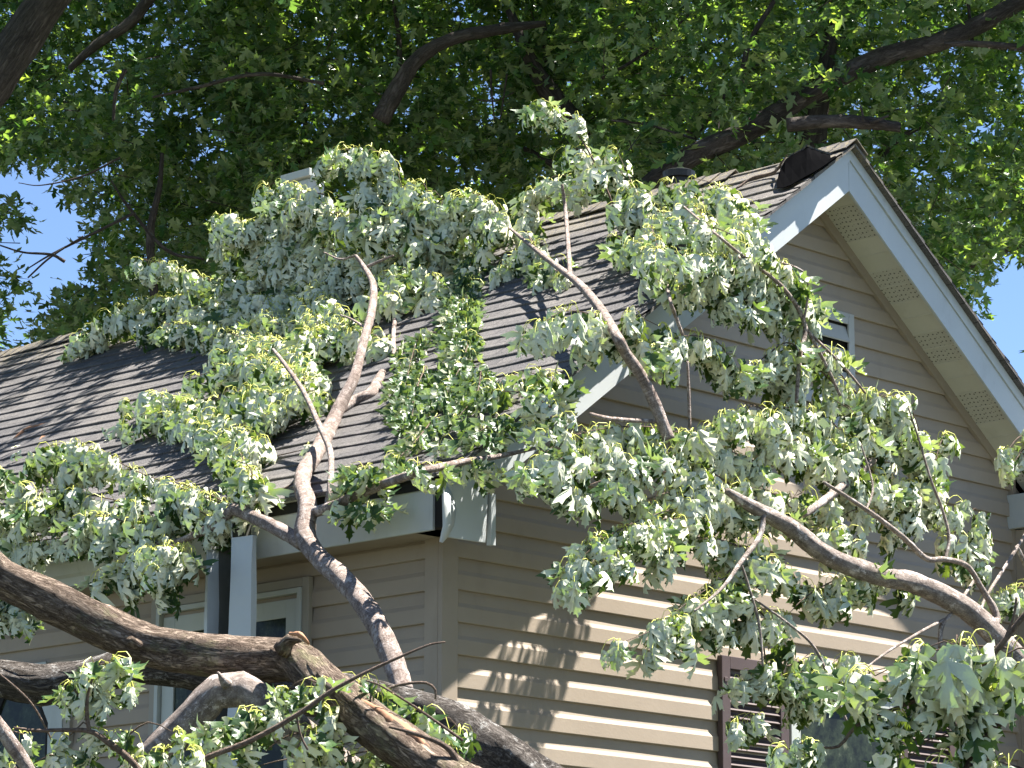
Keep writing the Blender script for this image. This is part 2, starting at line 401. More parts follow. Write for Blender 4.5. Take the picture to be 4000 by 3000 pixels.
# eave: fascia, drip band, soffit
ef = MB()
zf = ZP - SL * (W + .3)
ef.box((-.322, -.24, .285), (-.300, 13.9, .592)); ef.build('fascia_board', M['white'], house, bevel=.003)
db = MB(); db.box((-.350, 0.1, .604), (-.300, 13.9, .645)); db.build('drip_edge', M['white_gutter'], house, bevel=.004)
gp = MB(); gp.box((-.315, -.2, .58), (-.29, 13.9, .64)); gp.build('fascia_gap', M['dark'], house)
es = MB(); es.box((-.298, -.20, .300), (-.005, 13.9, .312)); es.build('eave_soffit', M['siding_trim'], house)
# boxed return at the crushed corner
rt = MB()
def Yp(u, v, y): r_ = ray(u / K, v / K); return CPOS + r_ * ((y - CPOS[1]) / r_[1])
A = [Yp(*q, -OV + .002) for q in [(1734,1885),(1760,1862),(1835,1775),(1912,1800),(1906,1938),(1897,2120),(1752,2098),(1738,2060)]]
rt.prism(A, (0, .02, 0)); rt.build('cornice_return', M['white'], house, bevel=.002)
rt = MB(); rt.box((.006, -OV - .010, .215), (.046, -OV + .03, .530)); rt.build('return_trim', M['white'], house, bevel=.002)
rs = MB(); rs.box((-.28, -OV + .025, .330), (.03, -.04, .342)); rs.build('return_soffit', M['siding_trim'], house)
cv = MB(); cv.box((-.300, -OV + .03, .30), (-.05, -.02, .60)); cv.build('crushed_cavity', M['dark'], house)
# bent metal flaps hanging at the corner
def sheet(mb, pts2d, thick=.004):                                # pts2d : rows of 3d points
    mb.grid(pts2d)
fl = MB()
def C(u, v, off): return at(u / K, v / K, 'gable', off)          # full-res pixel on the gable plane
fl.grid([[C(1736, 1898, .62), C(1752, 1902, .60), C(1768, 1930, .58)],
         [C(1734, 1980, .66), C(1760, 1985, .64), C(1783, 1990, .58)],
         [C(1733, 2040, .64), C(1752, 2045, .66), C(1775, 2050, .58)],
         [C(1716, 2116, .62), C(1730, 2120, .66), C(1752, 2095, .58)]])
o = fl.build('bent_flap', M['white'], house, smooth=True); md = o.modifiers.new('s', 'SOLIDIFY'); md.thickness = .004
fl = MB()
fl.grid([[C(1676, 1895, .80), C(1705, 1888, .78), C(1732, 1880, .72)],
         [C(1684, 1914, .84), C(1704, 1916, .82), C(1728, 1896, .76)]])
o = fl.build('bent_flap', M['white'], house, smooth=True); md = o.modifiers.new('s', 'SOLIDIFY'); md.thickness = .003
# K-style gutter still on the wall, far part of the eave
gt = MB()
sec = [(-.325, .52), (-.326, .285), (-.40, .283), (-.412, .34), (-.430, .36), (-.440, .43), (-.455, .445), (-.455, .50), (-.448, .505)]
rows = []
for y in np.linspace(1.50, 13.5, 40):
    rows.append([(x, y, z - .004 * math.sin(y * 1.3)) for x, z in sec])
gt.grid(rows); o = gt.build('gutter', M['white_gutter'], house, fix=False); md = o.modifiers.new('s', 'SOLIDIFY'); md.thickness = .004
# roof pipe and flue at the ridge
def cyl(mb, c, r0, r1, z0, z1, n=20, cap=True, mi=0):
    vs = [(c[0] + r0 * math.cos(2 * math.pi * i / n), c[1] + r0 * math.sin(2 * math.pi * i / n), z0) for i in range(n)]
    vs += [(c[0] + r1 * math.cos(2 * math.pi * i / n), c[1] + r1 * math.sin(2 * math.pi * i / n), z1) for i in range(n)]
    fs = [(i, (i + 1) % n, n + (i + 1) % n, n + i) for i in range(n)]
    if cap: fs.append(tuple(range(n, 2 * n)))
    mb.add(vs, fs, mi)
pc = P(1463, 395, depth(1463, 395, 'roof') + .0)
pv = MB(); pc = (W + .16, 1.30)
cyl(pv, pc, .085, .085, ZP - .2, ZP + .155); cyl(pv, pc, .115, .120, ZP + .125, ZP + .175); cyl(pv, pc, .120, .105, ZP + .175, ZP + .182)
pv.build('exhaust_pipe', M['black_plastic'], house)
fl = MB(); fc = (W + .6, 5.84)
fl.box((fc[0] - .09, fc[1] - .13, ZP - .5), (fc[0] + .09, fc[1] + .13, ZP + 1.06)); fl.box((fc[0] - .13, fc[1] - .18, ZP + 1.075), (fc[0] + .13, fc[1] + .18, ZP + 1.14))
fl.box((fc[0] - .07, fc[1] - .1, ZP + 1.05), (fc[0] + .07, fc[1] + .1, ZP + 1.08))
fl.build('flue', M['window_white'], house, bevel=.004)
# gable louvre vent
def frame_x(mb, x0, x1, z0, z1, w, y, t):                        # picture frame on the gable plane
    mb.box((x0, y - t, z0), (x0 + w, y, z1)); mb.box((x1 - w, y - t, z0), (x1, y, z1))
    mb.box((x0 + w, y - t + .001, z1 - w), (x1 - w, y, z1)); mb.box((x0 + w, y - t + .001, z0), (x1 - w, y, z0 + w))
gv = MB(); frame_x(gv, 3.22, 4.055, 1.50, 2.405, .055, -.018, .030); frame_x(gv, 3.255, 4.02, 1.535, 2.37, .05, -.047, .016)
vent = gv.build('gable_vent', M['vent_metal'], house, bevel=.003)
gb = MB(); gb.box((3.27, -.024, 1.56), (4.0, -.020, 2.36)); gb.build('vent_opening', M['dark'], vent)
z = 2.30
while z > 1.6:
    sl = MB(); sl.prism([(3.30, -.064, z - .115), (3.30, -.028, z), (3.30, -.032, z + .006), (3.30, -.070, z - .108)], (.676, 0, 0))
    sl.build('slat', M['vent_metal'], vent); z -= .165
# gable window with shutters
w1 = MB(); frame_x(w1, 3.262, 4.42, -2.0, -.30, .07, -.018, .045); frame_x(w1, 3.332, 4.35, -1.93, -.37, .045, -.030, .020)
win = w1.build('window', M['window_white'], house, bevel=.004)
wp = MB(); wp.box((3.36, -.036, -1.9), (4.32, -.026, -.40)); wp.build('pane', M['glass'], win)
mr_ = MB(); mr_.box((3.36, -.052, -1.06), (4.32, -.0362, -1.0)); mr_.build('meeting_rail', M['window_white'], win)
hd = MB(); hd.box((3.245, -.075, -.298), (4.435, -.02, -.245)); hd.build('window_head', M['window_white'], win, bevel=.004)
def shutter(x0, x1, top):
    f = MB(); z0, z1 = -2.0, top
    frame_x(f, x0, x1, z0, z1, .085, -.020, .045)
    f.box((x0 + .08, -.06, -1.15), (x1 - .08, -.021, -1.03))
    sh = f.build('shutter', M['shutter'], house, bevel=.004)
    b = MB(); b.box((x0 + .07, -.028, z0 + .07), (x1 - .07, -.022, z1 - .07)); b.build('shutter_back', M['shutter'], sh)
    z = z1 - .13; sl = MB()
    while z > -1.98:
        if not -1.20 < z < -1.0:
            sl.prism([(x0 + .084, -.058, z - .022), (x0 + .084, -.030, z + .012), (x0 + .084, -.033, z + .018), (x0 + .084, -.062, z - .016)], (x1 - x0 - .168, 0, 0))
        z -= .052
    sl.build('slats', M['shutter'], sh)
    for zz in (z1 - .16, -1.6):
        k = MB(); k.box((x0 + .02, -.072, zz - .016), (x0 + .052, -.062, zz + .016)); k.build('shutter_pin', M['shutter'], sh, bevel=.003)
shutter(2.545, 3.235, -.165); shutter(4.46, 5.12, -.30)
# side wall windows
def frame_y(mb, y0, y1, z0, z1, w, x, t):
    mb.box((x - t, y0, z0), (x, y0 + w, z1)); mb.box((x - t, y1 - w, z0), (x, y1, z1))
    mb.box((x - t + .001, y0 + w, z1 - w), (x, y1 - w, z1)); mb.box((x - t + .001, y0 + w, z0), (x, y1 - w, z0 + w))
w2 = MB(); frame_y(w2, 1.13, 2.66, -1.6, .185, .06, -.018, .040)
wb = w2.build('window', M['window_beige'], house, bevel=.004)
w2 = MB(); frame_y(w2, 1.192, 2.598, -1.54, .122, .035, -.019, .050)
w2.build('brick_mould', M['window_white'], wb, bevel=.003)
w2 = MB(); frame_y(w2, 1.24, 2.55, -1.49, .06, .115, -.020, .022)
w2.build('sash', M['window_white'], wb, bevel=.003)
w2 = MB(); w2.box((-.030, 1.35, -1.4), (-.022, 2.44, -.05)); w2.build('pane', M['glass'], wb)
w2 = MB(); w2.box((-.045, 1.355, -.80), (-.0302, 2.435, -.75)); w2.box((-.0448, 1.86, -.75), (-.0304, 1.93, -.055)); w2.build('muntin', M['window_white'], wb)
# octagonal window further along the side wall
oc = MB(); yc, hw, zt, zb, ch = 4.06, .50, -.12, -1.42, .32
def octa(hw, zt, zb, ch): return [(yc - hw, zb + ch), (yc - hw, zt - ch), (yc - hw + ch * .62, zt), (yc + hw - ch * .62, zt), (yc + hw, zt - ch), (yc + hw, zb + ch), (yc + hw - ch * .62, zb), (yc - hw + ch * .62, zb)]
o1, o2, o3 = octa(hw, zt, zb, ch), octa(hw - .15, zt - .15, zb + .15, ch * .86), octa(hw + .06, zt + .05, zb - .05, ch)
def ring(mb, A, B, x0, x1):
    n = len(A); v = [(x0, *p) for p in A] + [(x0, *p) for p in B] + [(x1, *p) for p in A] + [(x1, *p) for p in B]
    mb.add(v, [(i, (i+1) % n, n + (i+1) % n, n + i) for i in range(n)] + [(2*n+i, 2*n+(i+1) % n, 3*n+(i+1) % n, 3*n+i) for i in range(n)] +
           [(i, (i+1) % n, 2*n+(i+1) % n, 2*n+i) for i in range(n)] + [(n+i, n+(i+1) % n, 3*n+(i+1) % n, 3*n+i) for i in range(n)])
mb = MB(); ring(mb, o1, o2, -.062, -.016); ow = mb.build('octagonal_window', M['window_white'], house, bevel=.004)
mb = MB(); mb.add([(-.030, *p) for p in o2] , [tuple(range(8))]); mb.build('pane', M['glass'], ow)
mb = MB(); o4 = octa(hw - .19, zt - .19, zb + .19, ch * .8); ring(mb, o2, o4, -.046, -.031); mb.build('sash', M['dark'], ow)
mb = MB(); mb.box((-.055, yc - hw - .075, -1.6), (-.017, yc - hw - .006, -.52)); mb.build('window_casing', M['window_beige'], ow)
# projecting corner at the far right of the gable
sw = MB(); sw.box((5.965, -.9, GROUND), (8.2, .3, 1.10)); sw.build('side_bay', M['siding'], house)
sw = MB(); sw.box((5.93, -.045, GROUND), (5.963, -.002, 1.55)); sw.box((5.935, -.16, GROUND), (5.962, -.048, 1.095)); sw.build('corner_post', M['siding_trim'], house)
sw = MB(); sw.box((5.90, -1.0, 1.105), (8.4, .3, 1.36)); sw.build('bay_fascia', M['white'], house, bevel=.004)
# torn ridge shingles: black sheet painted for the hole's darkness, flap at right
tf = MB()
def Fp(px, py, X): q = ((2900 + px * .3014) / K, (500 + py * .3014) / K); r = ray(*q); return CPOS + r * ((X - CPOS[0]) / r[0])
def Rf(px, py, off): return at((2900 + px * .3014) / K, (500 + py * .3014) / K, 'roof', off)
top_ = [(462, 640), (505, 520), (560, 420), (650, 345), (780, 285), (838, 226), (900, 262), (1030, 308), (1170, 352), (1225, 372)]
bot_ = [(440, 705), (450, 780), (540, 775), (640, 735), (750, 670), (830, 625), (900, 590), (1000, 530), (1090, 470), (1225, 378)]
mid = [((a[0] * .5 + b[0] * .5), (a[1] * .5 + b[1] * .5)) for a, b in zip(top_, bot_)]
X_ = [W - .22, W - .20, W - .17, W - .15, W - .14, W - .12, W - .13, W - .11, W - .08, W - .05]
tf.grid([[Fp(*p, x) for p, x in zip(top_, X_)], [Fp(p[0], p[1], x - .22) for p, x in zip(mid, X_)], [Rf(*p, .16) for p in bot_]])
o = tf.build('painted_hole_and_flap', M['hole_flap'], house); md = o.modifiers.new('s', 'SOLIDIFY'); md.thickness = .006; md.offset = 0
tf = MB()
fe = [(500, 525), (560, 425), (650, 350), (780, 290), (838, 232), (900, 268), (1030, 313), (1170, 357)]
for (a, b) in zip(fe[:-1], fe[1:]):
    A, B = Fp(*a, W - .16), Fp(*b, W - .14)
    tf.prism([A, B, B + np.array([0, 0, .014]), A + np.array([0, 0, .014])], (.02, .02, 0))
tf.build('torn_shingle_rim', M['shingle'], house)

# ================================================================== WOOD (branches)
def catmull(pts, rad, step):
    pts = [np.array(p, float) for p in pts]; q = [2 * pts[0] - pts[1]] + pts + [2 * pts[-1] - pts[-2]]
    outp, outr = [], []
    for i in range(1, len(q) - 2):
        n = max(1, int(np.linalg.norm(q[i + 1] - q[i]) / step))
        for j in range(n):
            t = j / n; p0, p1, p2, p3 = q[i - 1], q[i], q[i + 1], q[i + 2]
            outp.append(.5 * ((2 * p1) + (-p0 + p2) * t + (2 * p0 - 5 * p1 + 4 * p2 - p3) * t * t + (-p0 + 3 * p1 - 3 * p2 + p3) * t ** 3))
            outr.append(rad[i - 1] * (1 - t) + rad[i] * t)
    outp.append(pts[-1]); outr.append(rad[-1])
    return outp, outr
def tube(mb, pts, rad, seg=10, rough=0.12, step=None, freq=1.0, cap=True, lump=0.0):
    rad = list(rad) if hasattr(rad, '__len__') else [rad] * len(pts)
    if len(rad) == 2 and len(pts) > 2: rad = list(np.linspace(rad[0], rad[1], len(pts)))
    step = step or max(0.02, max(rad) * .6)
    p, r = catmull(pts, rad, step)
    n = len(p); base_i = len(mb.v)
    up = np.array([0.13, 0.21, 0.97]); L = 0
    off = random.uniform(0, 50)
    vs = []
    for i in range(n):
        t = p[min(i + 1, n - 1)] - p[max(i - 1, 0)]; t = t / (np.linalg.norm(t) + 1e-9)
        up = up - t * np.dot(up, t); up = up / (np.linalg.norm(up) + 1e-9); sd = np.cross(t, up)
        if i: L += np.linalg.norm(p[i] - p[i - 1])
        for k in range(seg):
            a = 2 * math.pi * k / seg; c, s = math.cos(a), math.sin(a)
            rr = r[i]
            if rough:
                nz = mnoise.noise(Vector((c * 2.2 * freq, s * 2.2 * freq, L / max(r[i], .01) * .35 * freq + off)))
                n3 = mnoise.noise(Vector((c * 6 * freq, s * 6 * freq, L / max(r[i], .01) * .9 * freq + off)))
                n2 = mnoise.noise(Vector((c * .8, s * .8, L / max(r[i], .01) * .25 + off)))
                rr *= 1 + rough * (nz * .8 + n3 * .8) + (rough * .8 + lump) * n2
            vs.append(p[i] + (up * c + sd * s) * rr); R0 = max(rad); mb.bk.append((c * R0 + off, s * R0, L))
    fs = [(i * seg + k, i * seg + (k + 1) % seg, (i + 1) * seg + (k + 1) % seg, (i + 1) * seg + k) for i in range(n - 1) for k in range(seg)]
    if cap: fs += [tuple(range(seg))[::-1], tuple((n - 1) * seg + k for k in range(seg))]
    mb.add(vs, fs)

# ================================================================== LEAVES
def leaf_template(fine=True):
    if fine:
        mid = [(0, 0), (0, .2), (0, .38), (0, .6), (0, .8), (0, 1.0)]
        a = [(.12, -.05), (.30, 0), (.26, .12), (.15, .19), (.36, .20), (.50, .36), (.62, .60), (.43, .53), (.38, .64), (.26, .46), (.085, .37), (.13, .54), (.28, .68), (.15, .71), (.19, .86), (.06, .87)]
        T = [('m0','a0','a1'),('m0','a1','a2'),('m0','a2','a3'),('m0','a3','m1'),('m1','a3','a4'),('m1','a4','a5'),('m1','a5','a9'),('a5','a6','a7'),('a5','a7','a9'),('a7','a8','a9'),
             ('m1','a9','a10'),('m1','a10','m2'),('m2','a10','a11'),('m2','a11','m3'),('m3','a11','a12'),('m3','a12','a13'),('m3','a13','m4'),('m4','a13','a14'),('m4','a14','a15'),('m4','a15','m5')]
    else:
        mid = [(0, 0), (0, .30), (0, .62), (0, 1.0)]
        a = [(.28, -.02), (.14, .2), (.60, .52), (.12, .38), (.24, .66)]
        T = [('m0','a0','a1'),('m0','a1','m1'),('m1','a1','a2'),('m1','a2','a3'),('m1','a3','m2'),('m2','a3','a4'),('m2','a4','m3')]
    nm, na = len(mid), len(a)
    V = mid + a + [(-x, y) for x, y in a]
    idx = lambda s, mir: int(s[1:]) if s[0] == 'm' else nm + int(s[1:]) + (na if mir else 0)
    Fc = []
    for t in T:
        # orient so that the normal is +z
        q = [V[idx(s, False)] for s in t]; cr = (q[1][0]-q[0][0])*(q[2][1]-q[0][1]) - (q[1][1]-q[0][1])*(q[2][0]-q[0][0])
        i = [idx(s, False) for s in t]; j = [idx(s, True) for s in t]
        Fc.append(i if cr > 0 else i[::-1]); Fc.append(j[::-1] if cr > 0 else j)
    return np.array(V, float), np.array(Fc)
def variants(fine, n, fold, droop):
    V, Fc = leaf_template(fine); out = []
    for k in range(n):
        v = V.copy(); wx = RNG.uniform(.82, 1.1); v[:, 0] *= wx
        v[:, 1] += .04 * v[:, 0] * RNG.normal()
        f = RNG.uniform(*fold); d = RNG.uniform(*droop); tw = RNG.normal() * .25
        # fold the halves towards the upper side, then curl the blade along its length towards the upper side
        x = np.abs(v[:, 0]); z = f * (x ** 1.2) * .9 + RNG.uniform(-.1, .3) * x * v[:, 1] + tw * v[:, 0] * v[:, 1]
        z += .03 * np.sin(v[:, 0] * 25 + k) + .025 * np.sin(v[:, 1] * 17 + 2 * k)
        xx = np.sign(v[:, 0]) * x * (1 - .34 * f); v[:, 1] += .30 * f * x * (v[:, 1] > .02)
        ang = d * v[:, 1]; y2 = np.where(d > .01, np.sin(ang) / max(d, 1e-3), v[:, 1]); z2 = (1 - np.cos(ang)) / max(d, 1e-3)
        w = np.stack([xx, y2 - z * np.sin(ang), z2 + z * np.cos(ang)], 1)
        out.append(w)
    return np.array(out), Fc
LF = variants(True, 16, (.35, 1.5), (.5, 1.6))
LB = variants(False, 12, (-.1, .5), (.1, .8))
def norm(a): return a / (np.linalg.norm(a, axis=-1, keepdims=True) + 1e-9)
def leaves_mesh(name, pos, axis, nrm, size, material, parent=None, fine=True, rnd=None):
    TV, TF = LF if fine else LB
    n = len(pos); pos = np.asarray(pos, float); axis = norm(np.asarray(axis, float)); nrm = np.asarray(nrm, float)
    nrm = norm(nrm - axis * (nrm * axis).sum(1, keepdims=True)); side = np.cross(axis, nrm)
    var = RNG.integers(0, len(TV), n); t = TV[var]; s = np.asarray(size, float)[:, None, None]
    vs = pos[:, None, :] + s * (t[:, :, 0:1] * side[:, None, :] + t[:, :, 1:2] * axis[:, None, :] + t[:, :, 2:3] * nrm[:, None, :])
    nv = TV.shape[1]; nf = len(TF)
    fs = (TF[None] + (np.arange(n) * nv)[:, None, None]).reshape(-1)
    me = bpy.data.meshes.new(name); me.vertices.add(n * nv); me.vertices.foreach_set('co', vs.reshape(-1))
    me.loops.add(n * nf * 3); me.loops.foreach_set('vertex_index', fs.astype(np.int32))
    me.polygons.add(n * nf); me.polygons.foreach_set('loop_start', np.arange(0, n * nf * 3, 3, dtype=np.int32))
    try: me.polygons.foreach_set('loop_total', np.full(n * nf, 3, dtype=np.int32))
    except Exception: pass
    me.polygons.foreach_set('use_smooth', np.ones(n * nf, dtype=bool))
    at_ = me.attributes.new('rnd', 'FLOAT', 'POINT')
    r = RNG.random(n) if rnd is None else rnd
    at_.data.foreach_set('value', np.repeat(r, nv).astype(np.float32))
    me.update(); me.validate()
    return link(name, me, material, parent)

class Branch:
    """one fallen branch: limb, twigs, leaves, leaf stalks"""
    def __init__(s, label, bark_m, group='fallen maple branches', name='fallen_branch', cat='branch'):
        s.root = empty(name, label, cat, group); s.limb = MB(); s.tw = MB(); s.st = MB()
        s.pos, s.ax, s.nr, s.sz = [], [], [], []; s.bm = bark_m
    def wood(s, pts, rad, surf, seg=14, rough=.10, **k):
        """pts: (u, v, off) ; surf may be per point"""
        pp = [at(p[0], p[1], surf if len(p) < 4 else p[3], p[2]) for p in pts]
        s.limb_pts = pp; tube(s.limb, pp, rad, seg, rough, **k); return pp
    def leaf(s, base, outd, size, hang=1.0, flip=0.12):
        down = np.array([0, 0, -1.]); st_ = 1 / hang
        ax = down + outd * RNG.uniform(.05, .65) * st_ + RNG.normal(size=3) * .13
        ax /= np.linalg.norm(ax)
        under = outd + np.array([0, 0, .35]) * st_ + RNG.normal(size=3) * .35           # under side faces outwards
        n = -under if RNG.random() > flip else under
        s.pos.append(base); s.ax.append(ax); s.nr.append(n); s.sz.append(size)
    def shoot(s, pts, surf, drop, dens=1.0, size=.178, spread=.22, flip=.12, r=(.006, .0022), stalks=1.0, lean=None, side=.5, hang=1.0):
        """a leafy shoot: its leaves hang from arching stalks on both sides; pts (u,v[,off]) along the shoot; drop in D px"""
        P3 = []
        for p in pts:
            P3.append(at(p[0], p[1], surf[0], (p[2] if len(p) > 2 else surf[1])))
        pl, _ = catmull(P3, [1] * len(P3), .03)
        tube(s.tw, P3, list(np.linspace(r[0], r[1], len(P3))), 5, 0, step=.05)
        L = len(pl) * .03; dd = np.linalg.norm(P3[0] - CPOS); px = dd * K / F     # metres per D px
        dropm = drop * px
        area = (L + .12) * (dropm + .08); nc = max(2, int(round(dens * area / (.0245 * (size / .15) ** 2))))
        toc = CPOS - P3[0]; toc[2] = 0; toc /= np.linalg.norm(toc); lat = np.array([-toc[1], toc[0], 0])
        tips = np.array(pl[-1]) - np.array(pl[max(0, len(pl) - 4)]); tips[2] = 0; tips = tips / (np.linalg.norm(tips) + 1e-6)
        for c in range(nc):
            first = c < max(2, nc * .45)                          # the first whorls sit on the shoot itself, the rest on hanging side twigs
            t = (c + .5 + RNG.uniform(-.3, .3)) / max(2, nc * .45) if first else RNG.random()
            t = 1.0 if c == 0 else min(1, max(0, 1 - t * .97)); k = t * (len(pl) - 1)
            b = np.array(pl[int(k)]) * (1 - k % 1) + np.array(pl[min(int(k) + 1, len(pl) - 1)]) * (k % 1)
            q = 0.0 if first else RNG.random() ** .8
            fall = max(0.0, dropm - size * 1.25) * q
            a0 = RNG.uniform(0, 2 * math.pi); node = b + (toc * math.cos(a0) + lat * math.sin(a0) * side) * spread * RNG.uniform(.1, 1.0) * (0.12 if first else 1.0); node[2] -= fall
            if not first and RNG.random() < .5: tube(s.tw, [b, (b + node) / 2 + np.array([0, 0, .03]), node], [.0032, .0018], 4, 0, step=.05, cap=False)
            n = RNG.integers(6, 12); cs = size * RNG.uniform(.72, 1.12)
            for j in range(n):
                a = a0 + j * 2.4 + RNG.normal() * .3
                od = toc * math.cos(a) + lat * math.sin(a)
                if t > .93 and first: od = od * .6 + tips * .7
                od /= np.linalg.norm(od) + 1e-9
                pet = cs * RNG.uniform(.35, .95); sz_ = cs * RNG.uniform(.65, 1.15)
                e = node + od * pet * RNG.uniform(.45, .9); e[2] += pet * RNG.uniform(-.55, .12)
                s.leaf(e, od, sz_, flip=flip, hang=hang)
                if RNG.random() < stalks * (.8 if q < .3 else .25):
                    h = pet * RNG.uniform(.16, .34); d_ = e - node; dz_ = max(0, -d_[2])
                    p1 = node + d_ * .35 + np.array([0, 0, h + dz_ * .28]); p2 = node + d_ * .78 + np.array([0, 0, h * .85 + dz_ * .34])
                    tube(s.st, [node, p1, p2, e], (.0021 if dd > 12 else .0015) if size > .128 else .0012, 3, 0, step=.03 if dd > 12 else .012, cap=False)
    def done(s, smooth=True):
        if s.limb.v: s.limb.build('limb', s.bm, s.root, smooth=True, fix=False)
        if s.tw.v: s.tw.build('twigs', M['twig'], s.root, smooth=True, fix=False)['kind'] = 'stuff'
        if s.st.v: s.st.build('leaf_stalks', M['stalk'], s.root, fix=False)['kind'] = 'stuff'
        if s.pos: leaves_mesh('leaves', s.pos, s.ax, s.nr, s.sz, M['leaf'], s.root)

exec_marks = []
# ================================================================== FALLEN BRANCHES
def R_(dpx, d=17.5): return dpx * K * d / F / 2                  # radius in m of something dpx wide
def wd(b, pts, dia, seg=14, rough=.10, surf='gable', d=17.5, **k):
    return b.wood(pts, [R_(x, d) for x in dia], surf, seg, rough, **k)

# --- the big mossy limb across the lower left
b = Branch('thick mossy broken limb bent over the lower left, snapped open in orange wood', M['bark_moss'])
wd(b, [(-60,1195,0,17.3),(0,1248,0,17.3),(110,1298,0,17.3),(220,1352,0,17.3),(330,1396,0,17.3),(450,1412,0,17.25),(560,1422,0,17.2),(640,1428,0,17.1),(700,1480,0,16.9),(780,1545,0,16.7),(880,1615,0,16.5),(990,1690,0,16.3),(1100,1760,0,16.1),(1400,2100,0,15.8),(1700,2500,0,15.6)],
   [80,82,88,88,86,92,94,94,90,92,94,96,100,110,120], 30, .16, lump=.05)
tube(b.limb, [at(606,1404,17.0), at(628,1382,16.95), at(650,1384,16.9)], [.045,.032,.012], 10, .6)
tube(b.limb, [at(300,1395,17.15), at(278,1382,17.1)], [.03,.022], 8, .2)
b.done()
w_ = MB(); tube(w_, [at(760,1500,16.70), at(820,1542,16.58), at(885,1588,16.45), at(960,1648,16.32)], [.010,.030,.034,.012], 12, .6)
w_.build('torn_wood', M['wood'], b.root, smooth=True, fix=False); w_ = MB()
tube(w_, [at(625,1368,16.9), at(650,1372,16.85), at(668,1392,16.85)], [.008,.014,.006], 8, .6)
w_.build('torn_wood', M['wood'], b.root, smooth=True, fix=False)

# --- the dark trunk behind it
b = Branch('dark flaky trunk lying behind the mossy limb and running down to the right', M['bark_dark'])
wd(b, [(-60,1452,0,18.2),(0,1462,0,18.2),(90,1478,0,18.2),(180,1462,0,18.2),(300,1440,0,18.2),(400,1440,0,18.1),(500,1462,0,18.1),(620,1480,0,18.0),(760,1510,0,18.0),(880,1545,0,17.9),(980,1580,0,17.8),(1080,1640,0,17.6),(1180,1705,0,17.4),(1280,1790,0,17.2),(1560,2080,0,16.9),(1800,2480,0,16.6)],
   [78,80,90,86,90,104,112,108,104,106,112,116,118,120,128,134], 30, .20, lump=.06)
tube(b.limb, [at(140,1500,18.1), at(125,1522,18.05)], [.03,.02], 8, .2)
b.done()

# --- arched branch
b = Branch('smooth brown branch arching like an elbow under the mossy limb', M['bark_grey'])
wd(b, [(240,1720,0,17.0),(320,1640,0,17.0),(400,1568,0,17.0),(470,1495,0,17.0),(520,1490,0,17.0),(580,1532,0,17.0),(640,1585,0,17.0),(720,1655,0,17.0),(800,1720,0,17),(1100,2040,0,16.7)],
   [68,70,72,74,78,80,82,84,84,90], 22, .10)
tube(b.limb, [at(490,1480,16.9), at(470,1452,16.85)], [.03,.006], 8, .3)
b.done()

# --- the tall branch leaning over the gutter and across the roof (left mass of leaves)
bd = Branch('tall pale branch leaning over the gutter, its wide mass of leaves hanging over the roof', M['bark_pale'])
ev = 'eave'; rf = 'roof'
wd(bd, [(872,1500,1.6,ev),(858,1450,1.55,ev),(832,1385,1.5,ev),(790,1310,1.4,ev),(735,1245,1.25,ev),(690,1205,1.1,ev),(660,1155,.95,ev),(665,1095,.80,ev),(652,1035,.25,rf),(685,975,.18,rf),(712,925,.16,rf),(735,875,.45,rf),(765,815,.85,rf),(785,740,1.35,rf),(803,670,1.75,rf),(806,615,1.95,rf),(785,575,2.0,rf),(768,552,2.0,rf)],
   [50,50,50,50,50,48,52,46,42,40,40,34,28,24,23,20,14,9], 20, .10, d=18.2)
wd(bd, [(728,890,.15,rf),(765,868,.08,rf),(800,852,.06,rf),(815,828,.05,rf),(826,806,.05,rf)], [30,34,34,30,22], 14, .12, d=18.5)
wd(bd, [(655,1175,.95,ev),(605,1145,.95,ev),(550,1118,.95,ev),(505,1098,.95,ev)], [36,34,32,30], 14, .12, d=18.4)
wd(bd, [(505,1098,.95,ev),(470,1130,1.0,ev),(430,1152,1.05,ev),(375,1172,1.1,ev),(340,1172,1.15,ev)], [26,24,20,14,8], 12, .12, d=18.6)
wd(bd, [(525,1102,.95,ev),(548,1082,.9,ev),(546,1062,.85,ev)], [16,20,8], 10, .2, d=18.6)
wd(bd, [(665,1108,.8,ev),(700,1100,.85,ev),(760,1075,.85,ev),(830,1045,.8,ev)], [28,26,24,22], 12, .12, d=18.2)
wd(bd, [(830,1045,.8,ev),(900,1022,.9,'gable'),(1000,998,.9,'gable'),(1080,985,.9,'gable'),(1200,958,.95,'gable')], [22,20,16,12,7], 10, .10, d=18.4)
wd(bd, [(706,1098,.85,ev),(714,1040,.75,ev),(713,975,.55,rf),(690,920,.8,rf),(655,845,1.3,rf),(610,780,1.75,rf),(590,755,1.8,rf)], [14,15,15,15,13,11,8], 10, .1, d=18.8)
wd(bd, [(768,552,2.0,rf),(735,560,1.95,rf),(700,545,1.9,rf)], [7,6,4], 6, .1, d=19.5)
wd(bd, [(785,580,2.0,rf),(830,560,1.9,rf),(850,552,1.9,rf)], [10,8,5], 6, .1, d=19.5)
wd(bd, [(852,790,.08,rf),(850,720,.15,rf),(858,660,.2,rf)], [12,12,10], 8, .1, d=19.5)
wd(bd, [(795,712,1.5,rf),(760,690,1.5,rf),(735,680,1.5,rf)], [9,7,4], 6, .1, d=19.5)
so = (rf, .95)
